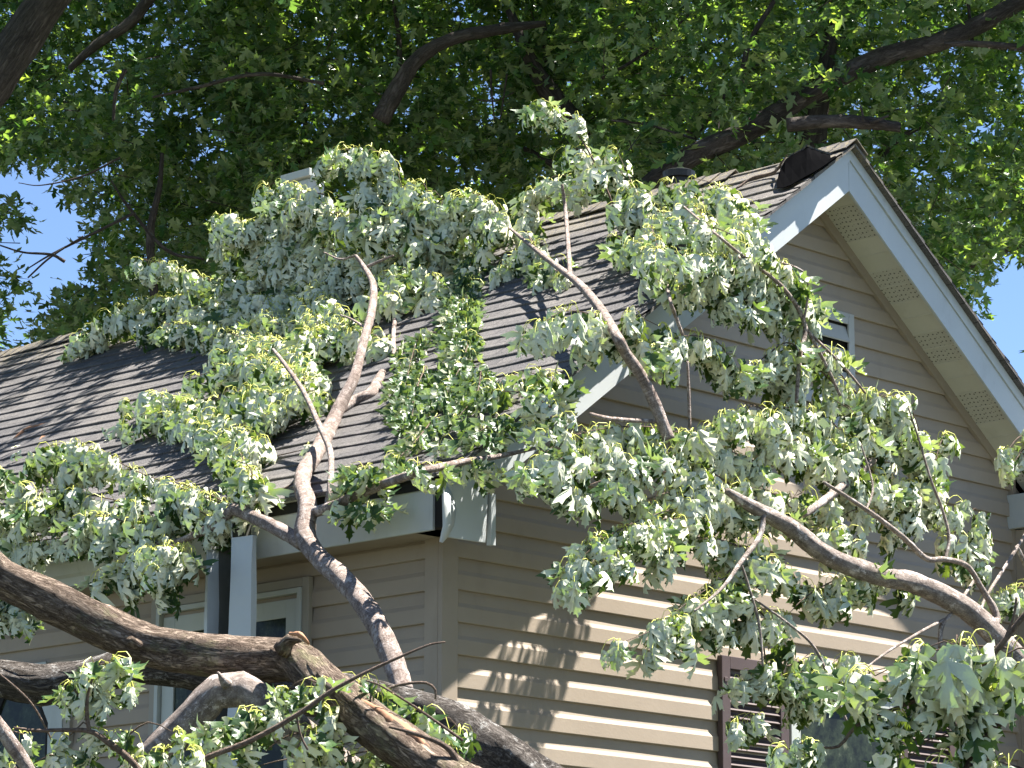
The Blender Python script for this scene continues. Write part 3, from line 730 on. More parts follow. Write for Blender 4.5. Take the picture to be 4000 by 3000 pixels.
for pts, drop, dens in [
    ([(790,560),(720,540),(600,515),(520,478),(470,462)],90,.9),
    ([(740,480),(680,430),(620,395),(575,400)],80,1.1), ([(700,420),(640,410),(590,425)],90,1),
    ([(830,470),(800,400),(785,345),(745,322),(705,345)],75,1.1), ([(830,470),(850,400),(835,345),(800,318)],90,1),
    ([(850,480),(868,420),(860,370)],80,.8),
    ([(830,490),(890,450),(925,415),(915,395)],90,1), ([(850,500),(930,445),(1000,415),(1050,432),(1080,470)],95,1),
    ([(900,540),(960,490),(1020,475),(1055,500)],80,1),
    ([(780,600),(720,590),(650,570),(560,552),(510,560)],85,1), ([(700,500),(620,485),(540,480),(480,500)],85,1), ([(760,470),(800,460),(840,470),(880,500)],95,1),
    ([(700,470),(650,450),(600,440)],80,.9),
    ([(810,560),(860,530),(930,520),(955,545)],95,1),
    ([(640,690),(560,640),(440,600),(360,570),(310,562)],75,1), ([(600,700),(540,620),(500,600)],80,.9),
    ([(600,740),(540,690),(440,645),(330,645),(255,665),(205,705)],80,1), ([(640,700),(500,680),(360,672),(240,688),(160,745)],75,1),
    ([(700,720),(640,640),(600,610)],85,.9), ([(760,720),(720,660),(690,640)],85,1), ([(800,650),(840,640),(860,600)],60,.8),
    ([(580,760),(500,720),(420,700),(330,705)],70,.8),
    ([(620,800),(560,770),(490,790),(430,812)],70,.9), ([(640,820),(600,790),(560,800)],90,1), ([(620,860),(560,850),(500,850),(460,870)],70,1), ([(660,780),(600,740),(540,740),(480,760)],90,1.1), ([(700,640),(640,600),(560,600),(500,620)],95,1.1), ([(640,640),(580,650),(520,680)],85,1), ([(580,900),(520,860),(470,860)],70,.9), ([(730,700),(690,720),(650,700)],90,1), ([(840,600),(880,590),(930,600)],50,.9),
    ([(560,960),(480,900),(400,870),(330,850),(280,868)],75,1), ([(545,1040),(500,950),(420,915),(330,890),(285,905)],80,1),
    ([(660,860),(655,800),(630,775),(600,800)],80,.9), ([(640,860),(620,850),(590,880)],70,.9), ([(680,740),(700,710),(725,715)],70,.8)]:
    if min(q_[0] for q_ in pts) > 320: drop += 6
    bd.shoot(pts, (rf, .7) if min(q_[0] for q_ in pts) < 320 else so, drop + 4, dens * 1.4, flip=.09)
bd.shoot([(840,745),(800,722),(765,755)], (rf, .35), 60, 1)
bd.shoot([(955,650),(910,632),(870,650)], (rf, .16), 60, 1.6, spread=.12, flip=.5)
bd.shoot([(545,1060),(560,1000),(640,975),(670,968)], (rf, .14), 40, .8, flip=.7)
for pts, off, drop, dens in [
    ([(500,1095),(400,1058),(300,1020),(200,972),(110,962),(80,990)],.9,85,1), ([(510,1100),(440,1062),(360,1040),(300,1060)],.9,90,1),
    ([(370,1170),(300,1100),(200,1070),(100,1058),(40,1085)],1.1,95,1), ([(345,1178),(250,1120),(120,1105),(20,1125)],1.2,95,.95),
    ([(470,1130),(420,1100),(360,1110)],1.0,80,.8), ([(545,1062),(540,1010),(500,990)],.9,80,.9),
    ([(200,1010),(150,1000),(110,1030),(90,1080)],1.0,80,.8), ([(280,1170),(180,1160),(60,1170),(-30,1180)],1.2,80,.8),
    ([(370,1172),(330,1190),(270,1215),(215,1255)],1.3,80,1.1), ([(370,1172),(395,1215),(375,1270)],1.3,70,.9), ([(395,1190),(360,1230),(300,1260)],1.3,80,.8)]:
    bd.shoot(pts, (ev, off), drop, dens * 1.2, flip=.09)
for pts, drop in [([(-40,1000),(10,1030),(35,1050)],70), ([(-40,1250),(20,1262),(60,1290)],95), ([(-40,1290),(10,1300),(40,1330)],80), ([(-60,1060),(10,1080),(60,1090)], 80)]:
    bd.shoot(pts, (ev, 1.5), drop, .9, flip=.3)
# dark bunch hanging in the middle, pressed against the roof
for pts, drop, dens, fl_ in [
    ([(1060,480),(1020,500),(1005,560)],60,1.0,.5), ([(1030,500),(1012,600),(1005,690)],70,1.3,.6), ([(1015,600),(1000,660),(1010,730)],60,1.2,.7),
    ([(950,720),(910,720),(890,770),(875,840)],90,.7,.5), ([(1015,730),(995,790),(960,860)],90,.9,.5), ([(1040,790),(1030,850),(990,900)],70,.7,.5),
    ([(920,790),(900,840),(890,900)],80,.8,.6), ([(940,900),(900,950),(860,990)],50,.8,.5), ([(1080,900),(1040,930),(980,950)],50,.8,.4)]:
    bd.shoot(pts, (rf, .34), drop, dens * 1.5, spread=.07, flip=.85, size=.165, hang=4.0, stalks=.2)
for pts, drop, dens in [([(1060,850),(1120,805),(1185,815)],65,.8), ([(1190,880),(1140,850),(1085,845)],70,.8), ([(1190,900),(1210,905),(1180,935)],50,.8)]:
    bd.shoot(pts, (rf, .5), drop, dens, spread=.12, flip=.3)
for pts, drop in [([(800,1040),(780,1000),(765,1020),(745,1075)],50), ([(760,1075),(770,1085),(800,1090)],55), ([(1000,998),(1030,1000),(1045,1010)],42), ([(950,1010),(930,1005),(900,1000)],26)]:
    bd.shoot(pts, (ev, .85) if pts[0][0] < 900 else ('gable', .9), drop, 1.2, spread=.10, flip=.6)
bd.done()

# --- branch across the rake (centre)
bf = Branch('slender pale branch crossing the white rake board, leaves drooping on both sides', M['bark_pale'])
gb_ = 'gable'
wd(bf, [(1445,950,2.05,gb_),(1420,885,2.00,gb_),(1390,820,1.95,gb_),(1350,760,1.90,gb_),(1330,722,1.85,gb_),(1295,665,1.1,rf),(1262,625,1.1,rf),(1230,596,1.1,rf),(1170,550,1.0,rf),(1100,492,.95,rf)], [28,28,27,26,24,24,22,19,13,8], 14, .10, d=18.6)
wd(bf, [(1232,598,1.1,rf),(1228,540,1.2,rf),(1222,460,1.25,rf),(1214,398,1.3,rf)], [12,12,11,8], 10, .10, d=19)
wd(bf, [(1275,895,1.85,gb_),(1320,905,1.90,gb_),(1400,910,1.95,gb_),(1440,912,2.05,gb_)], [10,12,10,8], 8, .1, d=18.6)
wd(bf, [(1490,925,1.75,gb_),(1488,850,1.75,gb_),(1485,780,1.75,gb_)], [8,8,6], 6, .1, d=18.6)
wd(bf, [(1475,725,1.75,gb_),(1460,685,1.75,gb_),(1445,640,1.75,gb_),(1432,560,.5,rf),(1400,500,.5,rf)], [8,9,9,8,5], 6, .1, d=18.6)
wd(bf, [(1720,870,1.95,gb_),(1728,770,1.95,gb_),(1738,700,1.95,gb_),(1690,620,1.95,gb_),(1600,550,1.85,gb_),(1540,500,1.75,gb_),(1470,440,.8,rf)], [9,12,12,10,8,7,5], 8, .1, d=18.6)
wd(bf, [(1815,855,1.95,gb_),(1780,780,1.95,gb_),(1740,705,1.95,gb_)], [8,9,9], 8, .1, d=18.8)
wd(bf, [(1870,850,1.95,gb_),(1820,790,1.95,gb_),(1742,712,1.95,gb_)], [6,7,7], 6, .1, d=18.8)
wd(bf, [(1735,700,2.00,gb_),(1745,640,2.00,gb_),(1743,600,2.00,gb_),(1720,578,1.95,gb_),(1660,560,1.95,gb_)], [6,6,6,5,4], 6, .1, d=18.8)
tube(bf.tw, [at(1330,455,rf,.8), at(1300,385,rf,.85), at(1255,300,rf,.9), at(1200,243,rf,.9), at(1170,235,rf,.9)], [.009,.008,.007,.005,.003], 5, 0)
for pts, off, drop, dens in [
    ([(1230,598),(1180,575),(1120,550),(1085,580)],.45,65,.9), ([(1160,545),(1125,460),(1160,405),(1210,378),(1255,392)],.5,75,1), ([(1150,500),(1130,470),(1180,430),(1240,420)],.5,60,.8),
    ([(1200,243),(1170,230),(1148,236)],.9,42,1.8), ([(1300,385),(1260,325),(1225,325)],.9,45,1.6), ([(1235,250),(1240,262)],.9,26,1.5),
    ([(1480,640),(1430,560),(1400,470),(1360,385),(1332,322)],.7,60,1.0), ([(1400,470),(1360,400),(1325,345)],.7,60,.8), ([(1440,600),(1390,540),(1330,510)],.6,70,.8),
    ([(1540,500),(1490,430),(1450,395)],.75,80,1), ([(1600,520),(1590,440),(1550,400),(1500,385)],.75,80,1.1), ([(1600,560),(1540,500),(1440,460),(1345,450)],.7,75,1)]:
    bf.shoot(pts, (rf, off), drop, dens * 1.0, flip=.10)
for pts, off, drop, dens in [
    ([(1740,690),(1690,600),(1620,530),(1540,490),(1470,480)],.95,80,1), ([(1700,640),(1620,570),(1520,555),(1420,560)],.95,90,1), ([(1720,660),(1640,600),(1560,590),(1500,620)],.95,95,1.1),
    ([(1740,690),(1720,620),(1680,570),(1620,540)],1.05,70,1), ([(1700,700),(1640,650),(1580,650)],.95,90,.9),
    ([(1340,740),(1290,685),(1220,672),(1170,700)],.8,80,1.05), ([(1300,760),(1250,700),(1200,700)],.8,80,.8), ([(1340,720),(1380,688),(1425,705)],.9,70,1),
    ([(1430,830),(1440,770),(1400,750)],1.0,70,.7),
    ([(1590,800),(1550,740),(1480,725),(1420,752)],.9,85,1.1), ([(1740,770),(1700,740),(1640,780),(1605,810)],1.0,60,1), ([(1720,830),(1680,800),(1640,815)],1.0,60,.9),
    ([(1850,850),(1800,790),(1760,750),(1700,760)],1.0,60,1), ([(1820,850),(1770,800),(1730,800)],1.0,70,1)]:
    bf.shoot(pts, (gb_, off + .75), drop, dens * .98, flip=.10)
bf.done()

# --- the branch on the right in front of the gable
be = Branch('heavy scaly branch sweeping in from the right in front of the gable siding', M['bark_grey'])
wd(be, [(2640,1990,4.1,gb_),(2430,1690,3.7,gb_),(2270,1500,3.35,gb_),(2205,1430,3.15,gb_),(2150,1372,2.95,gb_),(2080,1312,2.75,gb_),(1980,1262,2.55,gb_),(1880,1238,2.45,gb_),(1780,1195,2.35,gb_),(1700,1135,2.25,gb_),(1620,1092,2.20,gb_),(1570,1060,2.15,gb_)], [76,68,58,60,57,58,53,50,46,42,30,16], 24, .14, d=18, lump=.04, freq=1.6)
wd(be, [(1735,1112,2.20,gb_),(1775,1085,2.15,gb_),(1830,1042,2.05,gb_),(1885,995,1.95,gb_)], [18,20,23,22], 14, .20, d=18, freq=1.5)
wd(be, [(2108,1338,2.65,gb_),(2150,1345,2.55,gb_),(2148,1318,2.50,gb_),(2120,1270,2.45,gb_),(2088,1222,2.45,gb_),(2040,1208,2.40,gb_),(2000,1206,2.35,gb_),(1950,1160,2.35,gb_),(1870,1100,2.35,gb_),(1780,1042,2.35,gb_)], [20,22,20,15,14,14,15,14,12,8], 10, .12, d=18.2)
wd(be, [(2042,1208,2.40,gb_),(2050,1160,2.40,gb_),(2035,1100,2.35,gb_),(2012,1040,2.35,gb_),(1985,950,2.25,gb_),(1962,880,2.25,gb_)], [9,9,8,7,6,4], 6, .1, d=18.4)
wd(be, [(1650,1110,2.25,gb_),(1640,1160,2.25,gb_),(1600,1215,2.25,gb_),(1560,1270,2.25,gb_),(1500,1320,2.25,gb_)], [14,14,12,9,5], 8, .12, d=18)
wd(be, [(1600,1215,2.25,gb_),(1618,1270,2.25,gb_),(1640,1350,2.25,gb_),(1648,1440,2.25,gb_)], [6,7,7,5], 6, .1, d=18)
wd(be, [(1630,1295,2.25,gb_),(1700,1345,2.35,gb_),(1760,1400,2.45,gb_),(1800,1490,2.55,gb_),(1830,1560,2.65,gb_)], [5,7,7,8,6], 6, .1, d=18)
wd(be, [(2230,1130,2.15,gb_),(2180,1210,2.15,gb_),(2130,1290,2.25,gb_),(2115,1330,2.35,gb_)], [9,10,8,8], 8, .1, d=18.3)
wd(be, [(2110,1245,2.25,gb_),(2060,1320,2.65,gb_),(2035,1350,2.65,gb_),(2030,1400,2.65,gb_)], [8,9,14,10], 8, .1, d=18)
wd(be, [(2040,1338,2.65,gb_),(1980,1370,2.75,gb_),(1900,1420,2.75,gb_),(1830,1480,2.75,gb_)], [9,8,6,5], 6, .1, d=17.5)
wd(be, [(1870,1105,2.35,gb_),(1885,1050,2.25,gb_),(1860,960,2.15,gb_)], [7,6,4], 6, .1, d=18)
wd(be, [(2196,1180,1.95,gb_),(2230,1250,1.95,gb_)], [13,18], 8, .12, d=18)
for pts, off, drop, dens in [
    ([(1640,1000),(1500,945),(1400,922),(1290,928),(1210,955),(1165,990)],1.3,95,1), ([(1600,1060),(1480,990),(1350,970),(1230,985),(1150,1020)],1.35,100,1), ([(1560,1060),(1450,1020),(1330,1030),(1240,1060)],1.4,90,.9),
    ([(1700,950),(1640,880),(1600,890),(1540,925)],1.3,95,1), ([(1640,930),(1570,905),(1500,940)],1.3,80,.9),
    ([(1850,990),(1790,905),(1700,880),(1640,900)],1.35,100,1), ([(1950,960),(1930,870),(1880,850)],1.4,100,1), ([(2000,1150),(2010,1050),(1985,930),(1955,865),(1890,850)],1.5,75,.9),
    ([(1900,1000),(1850,900),(1800,862)],1.35,100,1), ([(1900,1030),(1820,970),(1740,950),(1660,960)],1.4,110,1), ([(1980,1040),(1960,940),(1930,900)],1.45,100,.9),
    ([(2050,1200),(2040,1110),(2015,1040)],1.6,60,.8), ([(2090,1210),(2110,1130),(2080,1085)],1.65,80,1.3), ([(2012,1030),(2030,960),(2040,940)],1.5,50,.7),
    ([(1960,1090),(1900,1040),(1840,1040),(1790,1080)],1.5,95,1), ([(1930,1130),(1860,1100),(1810,1120)],1.5,80,.8), ([(2000,1090),(1960,1040),(1920,1060)],1.5,90,.8),
    ([(1640,1100),(1540,1085),(1420,1110),(1310,1160),(1245,1215)],1.45,85,1.1), ([(1620,1110),(1500,1110),(1380,1160),(1290,1220),(1240,1260)],1.5,80,1), ([(1560,1080),(1470,1060),(1390,1080)],1.4,90,.9),
    ([(1640,1160),(1600,1200),(1560,1250),(1500,1290),(1430,1345)],1.5,85,1.1), ([(1600,1180),(1520,1160),(1440,1190)],1.5,90,.9), ([(1540,1290),(1470,1330),(1390,1370),(1340,1388)],1.55,60,1), ([(1560,1330),(1500,1370),(1420,1400)],1.55,55,.9),
    ([(1600,1215),(1570,1290),(1540,1340)],1.5,85,1), ([(1640,1220),(1700,1228),(1722,1255)],1.5,60,1.3), ([(1640,1340),(1600,1330),(1570,1350)],1.5,65,1), ([(1640,1320),(1670,1350),(1690,1380)],1.6,70,1.1),
    ([(1860,1235),(1800,1255),(1740,1290),(1700,1330)],1.6,75,1.1), ([(1880,1240),(1840,1270),(1800,1300)],1.6,70,.9), ([(1690,1120),(1690,1090),(1660,1060),(1600,1050)],1.5,80,.9), ([(1730,1110),(1700,1085),(1740,1060)],1.5,80,.9),
    ([(1880,1238),(1910,1245),(1935,1262)],1.6,65,1), ([(1800,1190),(1830,1150),(1810,1130),(1780,1150)],1.6,90,1), ([(2240,930),(2200,945),(2175,975)],1.8,60,1.2), ([(2240,1270),(2190,1270),(2150,1290)],1.6,65,1.1), ([(2240,960),(2212,970),(2190,1000)],1.8,60,1),
    ([(1648,1440),(1640,1460),(1600,1475)],1.5,85,1.2), ([(1650,1400),(1660,1450),(1690,1470)],1.6,60,1), ([(1640,1560),(1620,1545),(1590,1560)],1.6,70,1.3), ([(1800,1440),(1760,1430),(1720,1460)],1.8,70,1.1), ([(1860,1500),(1800,1480),(1740,1500)],1.9,80,1.1), ([(1840,1450),(1820,1420),(1790,1440)],1.8,70,1), ([(1700,1440),(1750,1420),(1780,1440)],1.7,50,1.0)]:
    be.shoot(pts, (gb_, off + .5), drop + 5, dens * .92, flip=.12)
be.done()

# --- near twig with large leaves, lower right
bg_ = Branch('thin near twig with very large leaves in the lower right corner', M['twig'])
n9 = 9.0
bg_.wood([(2620,900,0,n9),(2420,1110,0,n9),(2300,1240,0,n9),(2212,1330,0,n9),(2168,1386,0,n9),(2120,1439,0,n9),(2068,1474,0,n9),(1998,1505,0,n9),(1928,1533,0,n9),(1851,1568,0,n9),(1812,1612,0,n9),(1760,1614,0,n9)], [R_(x, 9) for x in (24,20,16,14,13,12,11,10,9,9,7,5)], n9, 8, .08)
bg_.wood([(2168,1386,0,n9),(2190,1330,0,n9),(2196,1290,0,n9)], [R_(6, 9)] * 3, n9, 6, .08)
bg_.wood([(2060,1720,0,n9),(2100,1640,0,n9),(2130,1590,0,n9),(2165,1560,0,n9)], [R_(x, 9) for x in (18,18,16,12)], n9, 10, .1)
for pts, drop, dens, sz in [
    ([(2180,1400),(2100,1395),(2020,1405),(1950,1430),(1890,1460)],130,.9,.15), ([(2120,1440),(2050,1440),(1980,1470),(1900,1500)],110,.75,.145), ([(2080,1400),(2040,1385),(2000,1400)],120,.7,.145),
    ([(2270,1400),(2200,1400),(2140,1430),(2110,1470)],150,1.0,.15), ([(2260,1440),(2200,1460),(2150,1500)],130,.8,.145), ([(2000,1505),(1990,1530),(1960,1550)],110,.8,.13),
    ([(2120,1590),(2060,1580),(2000,1600),(1960,1640)],110,.9,.13), ([(2210,1660),(2140,1640),(2060,1650)],80,1.0,.13), ([(1770,1614),(1740,1600),(1700,1620)],80,1.1,.085), ([(1860,1480),(1880,1450),(1930,1440)],110,.7,.13)]:
    bg_.shoot(pts, (n9, 0), drop, dens * .8, size=sz, spread=.10, flip=.12, r=(.003, .0015))
bg_.done()

# --- small twigs and leaf bunches along the bottom
bh = Branch('thin bare twig arching up from the bottom left and ending before the corner post', M['twig'])
bh.wood([(380,1680,0,16.0),(440,1640,0,16.0),(540,1600,0,16.0),(640,1545,0,16.0),(720,1490,0,16.0),(800,1448,0,16.0),(880,1412,0,16.0),(930,1392,0,16.0),(962,1387,0,16.0)], [R_(x, 16) for x in (14,14,13,12,10,8,6,5,4)], 16.0, 8, .1)
bh.wood([(640,1545,0,16.0),(650,1590,0,16.0),(665,1620,0,16.0)], [R_(5, 16)] * 3, 16.0, 6, .1)
for pts, drop, dens in [([(720,1590),(660,1580),(600,1600),(560,1640)],70,1.1), ([(600,1560),(540,1540),(480,1570),(440,1600)],90,1.1), ([(700,1640),(620,1640),(540,1660)],60,1.2), ([(560,1600),(500,1600),(460,1640)],80,1),
    ([(700,1480),(660,1465),(620,1490)],70,1.2), ([(640,1500),(690,1510),(690,1530)],50,1), ([(560,1700),(640,1670),(720,1660)],60,1.2)]:
    bh.shoot(pts, (16.6, 0), drop, dens * .8, flip=.3)
bh.done()
bi = Branch('leafy twig lying along the dark trunk at the bottom centre', M['twig'])
bi.wood([(1010,1720,0,16.3),(985,1640,0,16.3),(950,1605,0,16.3),(880,1580,0,16.3),(840,1570,0,16.3)], [R_(x, 16) for x in (20,16,12,9,6)], 16.0, 8, .1)
bi.wood([(1000,1600,0,16.6),(930,1550,0,16.6),(870,1510,0,16.6),(820,1480,0,16.6),(790,1470,0,16.6)], [R_(x, 16) for x in (8,7,6,5,4)], 16.6, 6, .1)
bi.wood([(830,1490,0,17.0),(870,1478,0,17.0),(920,1475,0,17.0),(940,1490,0,17.0),(940,1510,0,17.0)], [R_(x, 16) for x in (7,7,7,6,5)], 17.0, 6, .1)
for pts, drop, dens, fl_ in [([(800,1480),(770,1475),(740,1490)],50,1.2,.7), ([(850,1510),(810,1500),(780,1520)],55,1.1,.5), ([(930,1550),(900,1530),(860,1540)],60,1.1,.3), ([(1000,1590),(970,1550),(930,1560)],60,1.1,.3),
    ([(980,1640),(950,1610),(900,1610)],60,1.0,.3), ([(900,1640),(830,1620),(760,1630),(720,1650)],60,1.3,.7), ([(860,1600),(800,1590),(740,1610)],50,1.0,.8)]:
    bi.shoot(pts, (16.9, 0), drop, dens, flip=fl_)
bi.done()
bj = Branch('forked pinkish twig with a tuft of leaves in front of the octagonal window', M['twig'])
bj.wood([(330,1700,0,15.6),(280,1640,0,15.6),(235,1605,0,15.6),(195,1580,0,15.6),(140,1577,0,15.6),(80,1578,0,15.6),(30,1572,0,15.6)], [R_(x, 15.6) for x in (15,15,14,11,9,8,5)], 15.6, 8, .1)
bj.wood([(193,1580,0,15.6),(188,1545,0,15.6),(190,1500,0,15.6),(205,1450,0,15.6)], [R_(x, 15.6) for x in (10,10,7,4)], 15.6, 8, .1)
bj.wood([(240,1605,0,15.7),(180,1625,0,15.7),(120,1655,0,15.7)], [R_(x, 15.6) for x in (5,4,3)], 15.6, 6, .1)
bj.wood([(-20,1440,0,15.7),(60,1510,0,15.7),(100,1575,0,15.7),(120,1620,0,15.7)], [R_(x, 15.6) for x in (5,5,5,3)], 15.6, 6, .1)
for pts, drop, dens in [([(205,1450),(235,1448),(262,1475)],75,1.5), ([(205,1450),(180,1455),(155,1480)],75,1.5), ([(200,1440),(240,1430)],26,1.0), ([(195,1480),(210,1490)],70,1.2), ([(260,1600),(320,1560),(370,1580)],60,1.1), ([(230,1600),(180,1560),(150,1590)],55,1.1), ([(300,1650),(260,1620),(210,1620)],55,1.2),
    ([(340,1640),(380,1600),(400,1620)],60,1.1), ([(60,1590),(30,1580),(0,1600)],70,1.1), ([(160,1650),(110,1630),(70,1650)],60,1.3), ([(40,1660),(0,1650),(-20,1660)],50,1)]:
    bj.shoot(pts, (15.7, 0), drop, dens * .55, size=.14, flip=.22)
bj.done()
bk2 = Branch('short stout stub of branch at the lower left edge', M['bark_pale'])
bk2.wood([(-60,1500,0,15.3),(0,1572,0,15.3),(30,1615,0,15.3),(60,1660,0,15.3),(100,1720,0,15.3)], [R_(x, 15.3) for x in (34,32,34,28,26)], 15.3, 12, .12)
bk2.done()

# --- things lying on the roof
def roof_frame(u, v, off=.03):
    return at(u, v, 'roof', off)
w_ = MB(); tube(w_, [roof_frame(30,948), roof_frame(55,930,.05), roof_frame(80,922,.06), roof_frame(104,912,.04)], [.008,.022,.018,.004], 8, .6)
tag(w_.build('wood_splinter', M['wood'], smooth=True, fix=False), 'orange splinter of torn wood lying on the left of the roof', 'splinter')
w_ = MB(); tube(w_, [roof_frame(78,958), roof_frame(92,945,.05), roof_frame(100,942,.04)], [.004,.012,.003], 6, .3)
tag(w_.build('bark_chip', M['wood'], smooth=True, fix=False), 'small curled bark chip right below the orange splinter', 'bark chip')
w_ = MB(); tube(w_, [roof_frame(1590,408), roof_frame(1625,385,.06), roof_frame(1672,372,.10), roof_frame(1688,352,.22), roof_frame(1700,335,.30)], [.009,.010,.010,.008,.003], 6, .2)
tag(w_.build('bare_twig', M['twig'], smooth=True, fix=False), 'pale curved twig beside the black torn hole and flap at the ridge', 'twig')
w_ = MB(); tube(w_, [at(2000,488,'roof',.0) if False else roof_frame(560,1058,.05), roof_frame(600,1060,.10), roof_frame(640,1040,.08)], [.004,.006,.004], 5, .2)
tag(w_.build('bare_twig', M['twig'], smooth=True, fix=False), 'thin bare twig sticking over the drip edge left of the tall pale branch', 'twig')
for i, (u, v, lab) in enumerate([(26,968,'upper of two pale dead leaves at the left edge of the roof'), (28,1000,'lower of two pale dead leaves at the left edge of the roof'), (262,936,'pale curled leaf on the shingles above the lower left leaf mass'), (232,945,'pale leaf lying just left of another curled leaf on the shingles'), (1628,462,'small brown leaf litter clump on the shingles near the rake'), (1010,838,'white leaf lying on the bare shingles')]):
    p = roof_frame(u, v, .05); n = 3
    pos = [p + RNG.normal(size=3) * .02 for _ in range(n)]
    ax = [RNG.normal(size=3) * .6 + np.array([.2, -.6, .1]) for _ in range(n)]
    nr = [-(np.array([-SL, 0, 1.]) + RNG.normal(size=3) * .3) for _ in range(n)]
    o = leaves_mesh('fallen_leaf', pos, ax, nr, [.10] * n, M['leaf']); tag(o, lab, 'leaf', 'loose leaves on the shingles')

# --- gutter piece torn loose and hanging straight down
hg = MB()
xo = -.52
sec = [(1.472, -.36), (1.500, -.50), (1.47, -.515), (1.44, -.44), (1.30, -.36), (1.285, -.40), (1.262, -.56), (1.095, -.545)]
H0 = [(-.50, 1.495), (-.60, 1.485), (-.605, 1.462), (-.52, 1.458), (-.45, 1.42), (-.43, 1.255), (-.60, 1.250), (-.605, 1.245), (-.585, 1.075), (-.55, 1.072)]
rows = []
for i in range(16):
    z = .50 - i * .125; rows.append([])
    for j, (x, y) in enumerate(H0):
        top = .0
        if i == 0: top = -.02 * (10 - j) * .2 + (.0 if j < 5 else -.012 * (j - 5))
        w = .006 * math.sin(i * .9 + j)
        rows[-1].append((x + w, y + .004 * math.sin(i * 1.3), z + top - (.09 if (i == 0 and j > 6) else 0)))
nc = len(H0)
vv = [p for row in rows for p in row]
for j in range(nc - 1):
    fs = [(i*nc+j, i*nc+j+1, (i+1)*nc+j+1, (i+1)*nc+j) for i in range(15)]
    if j == 0: hg.add(vv, fs, 0)
    else: hg.f += fs; hg.m += [1 if j in (3, 4, 5) else 0] * len(fs)
o = hg.build('gutter_section', [M['white'], M['inner_gutter']], fix=False); md = o.modifiers.new('s', 'SOLIDIFY'); md.thickness = .004
tag(o, 'white aluminium gutter length torn loose and hanging straight down beside the side window', 'gutter')

# ================================================================== STANDING TREES
def holes(u, v):
    for hu, hv, ru, rv in [(20,400,75,45),(110,380,60,35),(130,470,75,45),(200,440,30,25),(110,560,90,60),(60,520,50,30),(45,700,45,70),(40,640,40,30),(100,640,50,40),(2180,720,85,150),(2240,640,90,60),(2150,610,40,22),(1066,215,38,50),(640,28,30,14),(460,260,26,30),(1160,240,20,25),(330,250,16,16),(1330,360,12,20),(1240,262,14,10),(480,300,14,22),(2140,800,60,100)]:
        if ((u - hu) / ru) ** 2 + ((v - hv) / rv) ** 2 < 1.35: return True
    return False
def tree(label, u0, u1, d0, d1, ns, woods, vmin=-700, dz=0, shade_sprays=None, seed=0, thresh=-.12):
    root = empty('maple_tree', label, 'tree', 'standing maple trees behind the house')
    tk = MB(); lb = MB()
    for i, (pts, dia, d) in enumerate(woods):
        mb_ = MB(); rr_ = [dpx * K * (d + dz) / F / 2 for dpx in dia]
        d += dz; pp_ = [at(p[0], p[1], d + (p[2] if len(p) > 2 else 0)) for p in pts]
        if i == 0:                                               # the trunk goes down to the ground
            g0 = pp_[0] + (pp_[0] - pp_[1]) * .6; g0[2] = pp_[0][2] * .5 + GROUND * .5; g1 = g0 + (g0 - pp_[0]) * np.array([.2, .2, 0]); g1[2] = GROUND - .2
            pp_ = [g1, g0] + pp_; rr_ = [rr_[0] * 1.7, rr_[0] * 1.25] + rr_
        tube(mb_, pp_, rr_, 14 if max(dia) > 20 else 6, .12 if max(dia) > 12 else .05)
        mb_.build('trunk' if i == 0 else 'limb', M['bark_bg'], root, smooth=True, fix=False)
    pos, ax, nr, sz = [], [], [], []; tw = MB(); n = 0; tries = 0
    while n < ns and tries < ns * 12:
        tries += 1
        u = RNG.uniform(u0, u1); v = RNG.uniform(vmin, 780); d = RNG.uniform(d0, d1)
        if shade_sprays and n > ns - shade_sprays[6]: u, v, d = RNG.uniform(*shade_sprays[0:2]), RNG.uniform(*shade_sprays[2:4]), RNG.uniform(*shade_sprays[4:6])  # unseen sprays above the view, added to shade the trunk
        ridge = 767 - .243 * u if u < 1838 else 330 + (u - 1838) * 1.25
        if v > ridge + 50 or v > 760: continue
        if holes(u, v): continue
        # lower crown thins out towards the edges; clumps
        c0 = P(u, v, d)
        # crown shaped for the light
        hit_ = False
        for sl_ in (np.linspace(1, 16, 16)):
            q_ = c0 - SUN * sl_
            if -1.6 < q_[0] < W + .9 and -2 < q_[1] < 13.5 and abs(q_[2] - (ZP - SL * (W - q_[0]))) < 1.7: hit_ = True; break
            if -1 < q_[0] < 7 and -2.5 < q_[1] < 0 and q_[2] < 3: hit_ = True; break
        if hit_ and RNG.random() < .99: continue
        cl = mnoise.noise(Vector(c0 * 1.1 + seed)) + .5 * mnoise.noise(Vector(c0 * 2.9 + seed))
        if cl < thresh + RNG.normal() * .08: continue
        dirn = RNG.normal(size=3); dirn[2] = dirn[2] * .4 - .25; dirn /= np.linalg.norm(dirn)
        L = RNG.uniform(.25, .55); k = RNG.integers(13, 22)
        for j in range(k):
            t = RNG.random(); b = c0 + dirn * (t - .3) * L + RNG.normal(size=3) * .055
            q = np.cross(dirn, RNG.normal(size=3)); q /= np.linalg.norm(q) + 1e-9
            a = q * .8 + dirn * .5 + np.array([0, 0, -.42]) + RNG.normal(size=3) * .25
            pos.append(b + q * .06); ax.append(a); nr.append(np.array([0, 0, 1.]) + RNG.normal(size=3) * .45); sz.append(RNG.uniform(.10, .17))
        if n % 3 == 0: tube(tw, [c0 - dirn * L * .6, c0, c0 + dirn * L * .6], [.007, .005, .002], 3, 0, step=.15, cap=False)
        n += 1
    leaves_mesh('crown', pos, ax, nr, sz, M['leaf_bg'], root, fine=False)
    tw.build('twigs', M['bark_bg'], root, fix=False)['kind'] = 'stuff'
    return root
